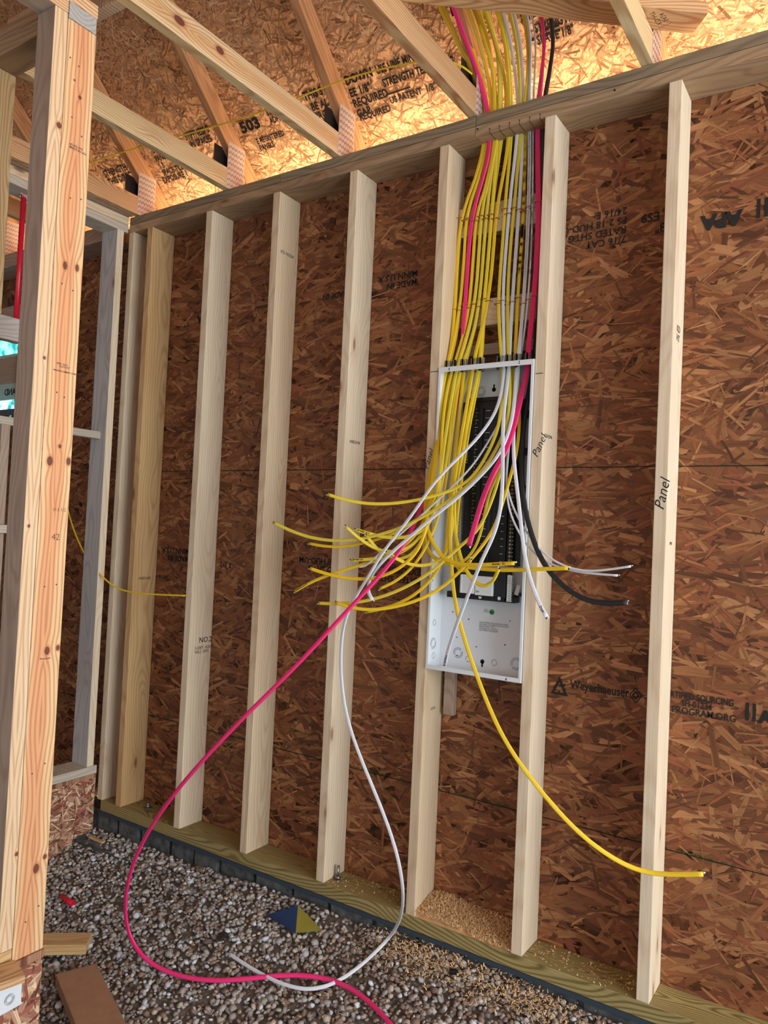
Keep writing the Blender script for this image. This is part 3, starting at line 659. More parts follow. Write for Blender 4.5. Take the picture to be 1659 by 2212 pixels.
def ptext(s, y, z, size, mat=M_INKG, name='grade_stamp', bold=0.01): return text(name, s, (-0.57, y, z), (0, 1, 0), (0, 0, 1), size, mat, ps, bold * size)
ptext('SPIB  No.2\n    KD19 HT', -1.112, 1.790, 0.008); ptext('MCSHAN LUMBER CO MCSHAN AL', -1.120, 1.770, 0.0062, M_INK); ptext('Premium', -1.110, 0.955, 0.009)
ptext('42', -1.096, 1.292, 0.026, M_INKG, 'pencil_mark', -0.01); ptext('0-3 1/2', -1.096, 1.374, 0.014, M_INKG, 'pencil_mark', -0.01); ptext('#2 KD SYP\nMADE IN USA', -1.112, 2.42, 0.009)
M_OLDN = plain('old_nail', (92, 86, 84), 0.5, 0.5)
for (y, z) in ((-1.098, 2.655), (-1.126, 2.665), (-1.110, 2.50), (-1.076, 2.46), (-1.100, 2.27), (-1.066, 2.28), (-1.106, 1.71), (-1.082, 1.70), (-1.110, 2.02), (-1.075, 2.01), (-1.108, 1.16), (-1.072, 1.165), (-1.112, 0.64), (-1.075, 0.66), (-1.105, 0.23), (-1.068, 0.26)):
    cyl('nail_head', (-0.5702, y, z), (-0.5692, y, z), 0.0024, M_OLDN, ps, 8)
board('partition_plate', (-0.6545, -2.6, ZT + .0004), (-0.5705, -1.1385, ZT + .0385), 'brown', 'lower plate over the doorway beside the near post', 'lumber', matfun=([wood('pine', 'Y')], lambda n: 1 if n.x > 0.5 else 0))
board('partition_plate', (-0.6545, -2.6, ZT + .0395), (-0.5705, -1.0450, ZP), 'pine', 'upper plate on top of the near post, end cut pale', 'lumber')
board('cross_plate', (-1.98, -1.1370, ZT - .010), (-0.5705, -1.0480, ZT + .0385), 'plate', 'plate whose grey end grain shows on top of the knotty post board', 'lumber', matfun=([wood('grey', 'X')], lambda n: 1 if n.x > 0.5 else 0))
board('cross_plate', (-1.98, -1.1370, ZT + .0395), (-0.6555, -1.0480, ZP), 'plate', 'upper brown plate running left behind the near post', 'lumber')
board('cripple_stud', (-1.023, -1.1370, 2.0005), (-0.985, -1.0490, ZT - .011), 'trusspale', 'pale short stud at the top left edge of the photo', 'stud')
board('closet_header', (-1.023, -1.55, 1.9240), (-0.985, -0.972, 1.9995), 'grey', 'pinkish grey header block under the short stud, far left', 'lumber')
mb = knotboard('blocking_face', ((200, 176, 146), (178, 140, 106), (136, 98, 72)), 'XZ', [(0.09, 0.015, 0.016, 0.8)], 220)
board('attic_blocking', (-1.087, -1.035, ZP + .002), (-0.505, -0.998, ZP + .142), 'truss', 'truss blocking with one big dark knot above the near post', 'lumber', mat=mb)
# red pipe
pt = empty('red_water_pipe', (-1.872, -0.4928, 2.1)); tag(pt, 'straight red plastic water pipe rising into the plate, far left', 'pipe')
cyl('pipe', (-1.83, -0.5150, 2.15), (-1.83, -0.5150, ZT), 0.0115, M_PEX, pt, 20)
bm = bmesh.new(); R_ = random.Random(8)
for i in range(26):
    a = R_.uniform(0, 6.28); r = R_.uniform(.010, .030); add_cyl(bm, (-1.83 + math.cos(a) * .008, -.515 + math.sin(a) * .008, ZT - .003), (-1.83 + math.cos(a) * r, -.515 + math.sin(a) * r, ZT - R_.uniform(.003, .022)), .0028, 5, r2=.001)
link('foam_seal', bm_mesh(bm, 'foam_seal'), M_FOAM, pt)

# window far left
WY = D + 0.02
wn = empty('window_1', (-3.2, WY, 1.95)); wn['kind'] = 'structure'; wn['label'] = 'window with teal film glimpsed at the left edge'
bm = bmesh.new(); 
for a, b in (((-3.5, WY - .018, 1.955), (-2.90, WY + .05, 1.995)), ((-3.5, WY - .018, 2.46), (-2.90, WY + .05, 2.50)), ((-3.5, WY - .018, 1.995), (-3.46, WY + .05, 2.46)), ((-2.935, WY - .018, 1.995), (-2.90, WY + .05, 2.46))): add_box(bm, a, b, .003)
link('window_frame', bm_mesh(bm, 'window_frame'), plain('grey_vinyl', (84, 92, 104), .4), wn)
t = NT('teal_film_glass', 0.1); tr = t.n.new('ShaderNodeBsdfTransparent'); tr.inputs[0].default_value = (0.30, 0.86, 0.84, 1)
tl = t.n.new('ShaderNodeBsdfTranslucent'); tl.inputs[0].default_value = (0.30, 0.95, 0.9, 1)
mx = t.n.new('ShaderNodeMixShader'); t.t.links.new(tr.outputs[0], mx.inputs[1]); t.t.links.new(tl.outputs[0], mx.inputs[2])
t.put(mx.inputs[0], t.step(t.noise(t.obj(), 12, 3), .4, .65)); t.t.links.new(mx.outputs[0], t.n['Material Output'].inputs[0])
bm = bmesh.new(); add_box(bm, (-3.46, WY + .014, 1.995), (-2.935, WY + .018, 2.46)); gl = link('pane', bm_mesh(bm, 'pane'), t.m, wn)
bm = bmesh.new(); add_box(bm, (-3.27, WY + .006, 2.055), (-2.955, WY + .010, 2.335)); stk = link('window_sticker', bm_mesh(bm, 'window_sticker'), plain('sticker_backing', (176, 204, 200), .6), wn)
bm = bmesh.new(); add_box(bm, (-3.27, WY + .004, 2.155), (-2.975, WY + .006, 2.318)); link('sticker_picture', bm_mesh(bm, 'sticker_picture'), wood('brown', 'X'), stk)
text('sticker_lettering', 'AND', (-2.965, WY + .006, 2.085), (-1, 0, 0), (0, 0, 1), 0.055, M_PEN, stk, 0.001, lift=-0.002)
board('dark_siding', (-3.6, D - .04, 2.505), (-2.4, D - .001, 2.60), 'brown', 'dark board over the teal window', 'lumber')
# ================================================================ roof trusses
M_TOOTH = plain('punched_slot', (60, 44, 40), .6)
def gang(par, x, y0, y1, z0, z1, mat):
    bm = bmesh.new(); add_box(bm, (x, y0, z0), (x + .0012, y1, z1)); g = link('connector_plate', bm_mesh(bm, 'connector_plate'), mat, par)
    bm = bmesh.new(); side_ = 1 if x > par.location.x else -1
    xs = x + (.0012 if side_ > 0 else -.0004)
    nz_ = int((z1 - z0) / .0245); ny_ = int((y1 - y0) / .0088)
    for i in range(nz_):
        for j in range(ny_):
            y = y0 + .006 + j * .0088; z = z0 + .006 + i * .0245 + (0.004 if j % 2 else 0)
            add_box(bm, (xs, y, z), (xs + .0004, y + .0026, z + .0105))
    link('tooth_slots', bm_mesh(bm, 'tooth_slots'), M_TOOTH if side_ > 0 else M_SILV, g)
M_STEEL_SHADED = plain('shaded_back_plate', (70, 64, 62), .5, .6)  # back plates of the same steel, their shade put into a darker colour
TX = [(-2.94, 'truss', 'second truss beyond the left wall, mostly hidden by the near post'), (-2.335, 'truss', 'truss just beyond the left wall, its connector plate beside the red pipe'),
      (-1.736, 'truss', 'truss over the corner, bottom chord running along the left wall plate'), (-1.125, 'trusspale', 'truss whose pale bottom chord emerges from behind the near post'),
      (-.5045, 'knots', 'truss with two big dark knots in its bottom chord'), (.1085, 'truss', 'truss left of the cable bundle with pinkish streaked chord'), (.7195, 'trusspale', 'rightmost truss, crossing in front of the loose board')]
dkz = lambda y: DK0 - SL * y
tv = .089 / cs
mchord = knotboard('knotty_chord', ((228, 204, 160), (214, 170, 120), (170, 118, 78)), 'XZ', [], 300)
def chord_mat(x):
    # chord centre at y=-1.45, z=2.911; knots at y -.834 and -.662
    return knotboard('knotty_chord_face', ((230, 206, 162), (216, 170, 118), (168, 112, 74)), 'ZY', [(.004, .616, .013, 1.7), (.008, .788, .012, 1.5)], 300)
for x, k, lab in TX:
    r = empty('roof_truss', (x + W / 2, 0.06, ZP)); tag(r, lab, 'roof truss', 'roof trusses')
    bx = board('bottom_chord', (x, -3.0, ZP + .0015), (x + W, 0.10, ZP + .0905), 'trusspale' if k == 'knots' else k, parent=r)
    if k == 'knots':
        m_ = chord_mat(x); bx.data.materials.append(m_)
        for p in bx.data.polygons: p.material_index = 1 if p.normal.x > .5 else 0
    y1, y0 = .52, -2.62
    prism_x('top_chord', x, x + W, [(y1, dkz(y1) - .002), (y0, dkz(y0) - .002), (y0, dkz(y0) - tv), (y1, dkz(y1) - tv)], None or wood('truss', 'Y'), r)
    prism_x('heel_wedge', x, x + W, [(.102, ZP + .0015), (.102, dkz(.102) - tv - .002), (.34, dkz(.34) - tv - .002), (.25, dkz(.34) - tv - .002)] if False else [(.102, ZP + .0015), (.102, dkz(.102) - tv - .003), (.160, dkz(.160) - tv - .003), (.168, ZP + .0015)], wood('truss', 'Y'), r, 0)
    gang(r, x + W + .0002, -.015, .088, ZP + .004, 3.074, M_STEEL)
    gang(r, x - .0014, -.062, .088, ZP + .020, 3.055, M_STEEL_SHADED)
# the grain of the sloping chords follows their slope
t = NT('truss_chord_wood', .6, .25)
x_, y_, z_ = t.sep(t.obj()); r_ = t.rand()
al = t.math('SUBTRACT', t.math('MULTIPLY', z_, sn), t.math('MULTIPLY', y_, cs)); ac = t.math('ADD', t.math('MULTIPLY', y_, sn), t.math('MULTIPLY', z_, cs))
wv = t.noise(t.comb(t.math('MULTIPLY', x_, 9), t.math('ADD', t.math('MULTIPLY', ac, 12), t.math('MULTIPLY', r_, 30)), t.math('MULTIPLY', al, 1.1)), 1, 3)
rg = t.math('POWER', t.math('MULTIPLY', t.math('ADD', t.math('SINE', t.math('ADD', t.math('MULTIPLY', wv, 70), t.math('MULTIPLY', ac, 190))), 1), .5), 2)
t.bump(rg, .1, .0008); mt = t.done(t.mix(t.math('MULTIPLY', rg, .55), lin((206, 156, 112)), lin((150, 98, 64))))
for o in list(COL.objects):
    if o.name.startswith(('top_chord', 'heel_wedge')): o.data.materials[0] = mt
# loose board across the trusses
u = Vector((-.758, -.652, 0)).normalized(); n_ = Vector((u.y, -u.x, 0))
e1 = Vector((.859, .060, 0)); e2 = Vector((.917, -.0125, 0)); wd = (e2 - e1).normalized(); ln = wd.cross(Vector((0, 0, 1))); ln = -ln if ln.x > 0 else ln
cc = (e1 + e2) / 2 + ln * .85; cc.z = 2.957 + .0195
o = rotbox('loose_board', cc, (1.7, .092, .038), Matrix((ln, Vector((0, 0, 1)).cross(ln), Vector((0, 0, 1)))).transposed(), wood('truss', 'X')); tag(o, 'loose board laid diagonally across the trusses above the cable bundle', 'lumber')
text('grade_stamp', '|  3424\n|  KD-HT', Vector((.80, -.02, 2.9565)), (-.16, -1, 0), (1, -.16, 0), .022, M_INKG, o)

# ================================================================ electrical panel
PX0, PX1, PZ0, PZ1, PB = .0400, .4045, .880, 1.962, .093
pn = empty('electrical_panel', ((PX0 + PX1) / 2, 0, PZ0)); tag(pn, 'open white electrical panel box between the studs, full of loose cables', 'electrical panel')
bm = bmesh.new(); T_ = .0018
add_box(bm, (PX0, PB - T_, PZ0), (PX1, PB, PZ1), .0004)
add_box(bm, (PX0, -.004, PZ0), (PX0 + T_, PB - T_, PZ1)); add_box(bm, (PX1 - T_, -.004, PZ0), (PX1, PB - T_, PZ1))
add_box(bm, (PX0 + T_, -.004, PZ0), (PX1 - T_, PB - T_, PZ0 + T_)); add_box(bm, (PX0 + T_, -.004, PZ1 - T_), (PX1 - T_, PB - T_, PZ1))
en = link('enclosure', bm_mesh(bm, 'enclosure'), M_PAINT, pn)
bm = bmesh.new()
add_box(bm, (PX0, -.0058, PZ1 - .018), (PX1, -.0042, PZ1), .0005); add_box(bm, (PX0, -.0058, PZ0), (PX1, -.0042, PZ0 + .015), .0005)
add_box(bm, (PX0, -.0058, PZ0 + .0155), (PX0 + .009, -.0042, PZ1 - .0185), .0004); add_box(bm, (PX1 - .009, -.0058, PZ0 + .0155), (PX1, -.0042, PZ1 - .0185), .0004)
fl_ = link('front_flange', bm_mesh(bm, 'front_flange'), M_PAINT, pn)
def each(name, mat, par, items, fn):
    for it_ in items:
        bm = bmesh.new(); fn(bm, *it_); link(name, bm_mesh(bm, name), mat, par)
each('flange_hole', M_SEAM, en, ((.083, 1.955), (.083, 1.950), (.352, 1.957), (.352, 1.951), (.352, .888), (.352, .884)), lambda bm, x, z: add_cyl(bm, (x, -.0064, z), (x, -.0050, z), .0021, 10))
each('screw_hole', M_SEAM, en, ((.213, 1.66 + .165, .002), (.11, .99, .002), (.155, 1.06, .0025), (.09, 1.08, .0022), (.315, 1.07, .002), (.30, .985, .0025), (.37, 1.075, .0022), (.19, .965, .0022), (.115, .925, .002), (.085, 1.21, .002)), lambda bm, x, z, r: add_cyl(bm, (x, PB - T_ - .001, z), (x, PB - T_, z), r, 10))
def keyhole(bm, x, z):
    add_cyl(bm, (x, PB - T_ - .001, z), (x, PB - T_, z), .0078, 16); add_box(bm, (x - .0028, PB - T_ - .001, z), (x + .0028, PB - T_, z + .019 if z > 1.5 else z - .019), 0)
each('keyhole', M_SEAM, en, ((.2160, 1.888), (.2160, .916)), keyhole)
bm = bmesh.new()
if False:
  for x, z in ((.083, 1.955), (.083, 1.950), (.352, 1.957), (.352, 1.951), (.352, .888), (.352, .884)): add_cyl(bm, (x, -.0064, z), (x, -.0050, z), .0021, 10)
  for (x, z, r) in ((.213, 1.66 + .165, .002), (.11, .99, .002), (.155, 1.06, .0025), (.09, 1.08, .0022), (.315, 1.07, .002), (.30, .985, .0025), (.37, 1.075, .0022), (.19, .965, .0022), (.115, .925, .002), (.085, 1.21, .002)):
    add_cyl(bm, (x, PB - T_ - .001, z), (x, PB - T_, z), r, 10)
bm.free()
def ringmesh(bm, c, r, axis, w_=.0009, seg=40):
    a = Vector(axis); q = a.to_track_quat('Z', 'Y').to_matrix()
    for i in range(seg):
        if i in (3, 4, 23, 24): continue
        t0, t1 = 2 * math.pi * i / seg, 2 * math.pi * (i + 1) / seg
        vs_ = [bm.verts.new(Vector(c) + q @ Vector((rr_ * math.cos(tt), rr_ * math.sin(tt), 0))) for rr_, tt in ((r - w_, t0), (r + w_, t0), (r + w_, t1), (r - w_, t1))]
        bm.faces.new(vs_)
yb = PB - T_ - .0006; M_KO = plain('knockout_groove', (120, 128, 138), .5)
def rings(bm, c, rs, ax):
    for r in rs: ringmesh(bm, c, r, ax)
each('knockout', M_KO, en, [((x, yb, z), rs, (0, -1, 0)) for x, z, rs in ((.165, 1.885, (.012, .017)), (.12, 1.87, (.014, .02)), (.275, 1.875, (.016,)), (.118, .935, (.013, .018)), (.160, .918, (.010,)), (.262, .918, (.010,)), (.345, .925, (.020, .015)), (.30, 1.90, (.02,)))], rings)
each('side_knockout', M_KO, en, [((PX0 + T_ + .0006, y, z), rs, (1, 0, 0)) for y, z, rs in ((.040, .965, (.014, .019)), (.042, 1.04, (.010,)), (.04, 1.25, (.012,)), (.045, .92, (.010,)))], rings)
each('side_slot', M_SEAM, en, [(z,) for z in (1.14, 1.19, 1.215, 1.30)], lambda bm, z: add_box(bm, (PX0 + T_, .012, z), (PX0 + T_ + .001, .0145, z + .018)))
# printed labels
lb = plain('label_paper', (216, 212, 206), .6)
text('printed_label', 'CAUTION: DISCONNECT\nSUPPLY BEFORE WORK\nTORQUE SCREWS TO\n275 LB-IN\nUSE 75 C WIRE', (.183, PB - T_, 1.848), (1, 0, 0), (0, 0, 1), .0078, M_INKG, en)
text('printed_label', 'USE COPPER OR ALUMINUM WIRE\nSUITABLE FOR SERVICE ENTRANCE\nENCLOSURE TYPE 1\nTORQUE ALL SCREWS\nSEE WIRING DIAGRAM', (.198, PB - T_, 1.052), (1, 0, 0), (0, 0, 1), .0072, M_INKG, en)
text('printed_label', 'TYPE 1\nENCLOSURE', (.213, PB - T_, 1.098), (1, 0, 0), (0, 0, 1), .0065, M_INK, en)
gs = cyl('round_sticker', (.2450, PB - T_ - .0006, 1.094), (.2450, PB - T_, 1.094), .0095, plain('green_sticker', (34, 160, 84), .5), en, 28)
text('sticker_mark', 'UL', (.2385, PB - T_ - .0006, 1.090), (1, 0, 0), (0, 0, 1), .011, M_PEN, gs)
# interior assembly
it = empty('breaker_interior', (.225, PB, 1.5)); it.parent = pn; it.matrix_basis = Matrix.Translation(Vector((.225, PB, 1.5)) - pn.location)
bm = bmesh.new(); add_box(bm, (.112, .058, 1.262), (.345, PB - .003, 1.842), .002); add_box(bm, (.150, .050, 1.262), (.305, .058, 1.834), .002); add_box(bm, (.184, .044, 1.262), (.200, .050, 1.815), .002)
add_box(bm, (.135, .056, 1.842), (.325, .08, 1.856), .002)
for z in (1.79, 1.66, 1.53, 1.40): add_box(bm, (.345, .066, z - .012), (.372, PB - .003, z + .012), .001)
base_ = link('breaker_base', bm_mesh(bm, 'breaker_base'), M_BLACKP, it) if False else None
if base_ is None:
    me = bm_mesh(bm, 'interior_base'); bb = link('interior_base', me, M_BLACKP, pn)
bpy.data.objects.remove(it)
def stab(bm, z):
    add_box(bm, (.168, .0492, z), (.181, .050, z + .0016)); add_box(bm, (.209, .0492, z + .006), (.226, .050, z + .0076))
    if z < 1.45: add_box(bm, (.284, .0492, z), (.295, .050, z + .0016))
    add_box(bm, (.1705, .0492, z + .012), (.1715, .050, z + .019))
each('stab_slot', M_SILV, bb, [(1.275 + i * .0262,) for i in range(21)], stab)
bm = bmesh.new()
for i in range(42):
    z = 1.262 + i * .0131
    add_box(bm, (.148, .0490, z), (.1486, .050, z + .007))
    add_box(bm, (.302, .0490, z), (.3026, .050, z + .007))
add_box(bm, (.2408, .0385, 1.27), (.2425, .0400, 1.46))
link('moulding_lines', bm_mesh(bm, 'moulding_lines'), plain('dark_ridge', (60, 62, 66), .4), bb)
def bar(x, z0, z1, step, name, scr, wdt=.013):
    bm = bmesh.new(); add_box(bm, (x - wdt / 2, .040, z0), (x + wdt / 2, .056, z1), .001); b_ = link(name, bm_mesh(bm, name), M_BLACKP if scr is M_BRASS else M_SILV, pn)
    bm = bmesh.new(); z = z0 + step / 2
    while z < z1:
        add_cyl(bm, (x, .0375, z), (x, .0400, z), .0037, 10); add_cyl(bm, (x + wdt / 2 - .001, .0378, z), (x + wdt / 2 + .004, .0378, z), .0018, 6); z += step
    link('terminal_screws', bm_mesh(bm, 'terminal_screws'), scr, b_)
    bm = bmesh.new(); z = z0 + step / 2
    while z < z1:
        add_box(bm, (x - .0030, .0370, z - .0004), (x + .0030, .0375, z + .0004)); z += step
    link('screw_slots', bm_mesh(bm, 'screw_slots'), M_SEAM, b_)
bar(.1270, 1.262, 1.70, .0125, 'neutral_bar', M_SILV); bar(.326, 1.262, 1.62, .0135, 'ground_bar', M_BRASS, .016)
bar(.329, 1.140, 1.232, .0085, 'ground_lugs', M_SILV, .018)
text('printed_numbers', '\n'.join(str(i) for i in range(1, 42, 2)), (.136, .0490, 1.80), (1, 0, 0), (0, 0, 1), .0095, M_WIREW, bb)
# main breaker
bm = bmesh.new(); add_box(bm, (.112, .030, 1.150), (.318, PB - .003, 1.245), .003); add_box(bm, (.082, .052, 1.136), (.348, PB - .003, 1.158), .002); add_box(bm, (.140, .024, 1.168), (.150, .030, 1.236), .001)
add_box(bm, (.338, .060, 1.160), (.362, PB - .003, 1.172), .001); add_box(bm, (.288, .034, 1.140), (.314, .06, 1.235), .002)
mb_ = link('main_breaker', bm_mesh(bm, 'main_breaker'), M_BLACKP, pn)
bm = bmesh.new(); add_box(bm, (.150, .018, 1.158), (.207, .031, 1.224), .003); add_box(bm, (.209, .018, 1.155), (.277, .031, 1.222), .003); add_box(bm, (.1545, .0165, 1.16), (.158, .018, 1.222))
link('breaker_face', bm_mesh(bm, 'breaker_face'), M_PAINT, mb_)
text('printed_number', '200', (.214, .018, 1.165), (1, 0, 0), (0, 0, 1), .009, M_INK, mb_); text('printed_mark', 'CSR', (.258, .018, 1.20), (1, 0, 0), (0, 0, 1), .007, M_INK, mb_)
bm = bmesh.new(); add_box(bm, (.203, .012, 1.185), (.213, .018, 1.205), .002); link('breaker_handle', bm_mesh(bm, 'breaker_handle'), plain('handle_grey', (176, 176, 178), .4), mb_)
bm = bmesh.new(); add_box(bm, (.110, .045, 1.247), (.340, .0475, 1.261), .0005); link('link_bar', bm_mesh(bm, 'link_bar'), plain('bus_strip', (196, 170, 160), .35, .6), pn)
bm = bmesh.new(); add_box(bm, (.2945, .0325, 1.180), (.3020, .0338, 1.226)); link('barcode_label', bm_mesh(bm, 'barcode_label'), lb, mb_)
bm = bmesh.new(); add_cyl(bm, (.218, .050, 1.147), (.218, .046, 1.147), .0062, 16); add_cyl(bm, (.300, .030, 1.150), (.300, .026, 1.150), .0062, 16); link('mounting_screw', bm_mesh(bm, 'mounting_screw'), M_SILV, mb_)
bm = bmesh.new(); add_box(bm, (.352, .040, 1.165), (.366, .045, 1.20)); bmesh.ops.rotate(bm, verts=bm.verts, cent=(.36, .04, 1.18), matrix=Matrix.Rotation(.3, 3, 'Y')); link('hang_tag', bm_mesh(bm, 'hang_tag'), lb, pn)
# cable clamps on top of the box
for i, x in enumerate((.0480, .0830, .1138, .1547, .1842, .2562, .2877, .3240, .3615)):
    bm = bmesh.new(); z = PZ1
    for k in range(14):
        a0, a1 = 2 * math.pi * k / 14, 2 * math.pi * (k + 1) / 14
        if k in (4, 11): continue
        for (ra, rb, za, zb) in ((.0125, .0125, -.014, .034),):
            vs_ = [bm.verts.new((x + ra * math.cos(a_), .045 + ra * .8 * math.sin(a_), z + zz)) for a_, zz in ((a0, za), (a1, za), (a1, zb), (a0, zb))]; bm.faces.new(vs_)
    bmesh.ops.solidify(bm, geom=list(bm.faces), thickness=.0022)
    add_box(bm, (x - .014, .032, z + .0002), (x + .014, .035, z + .004)); add_box(bm, (x - .014, .055, z + .0002), (x + .014, .058, z + .004))
    link('cable_clamp', bm_mesh(bm, 'cable_clamp'), M_CLAMP, pn)

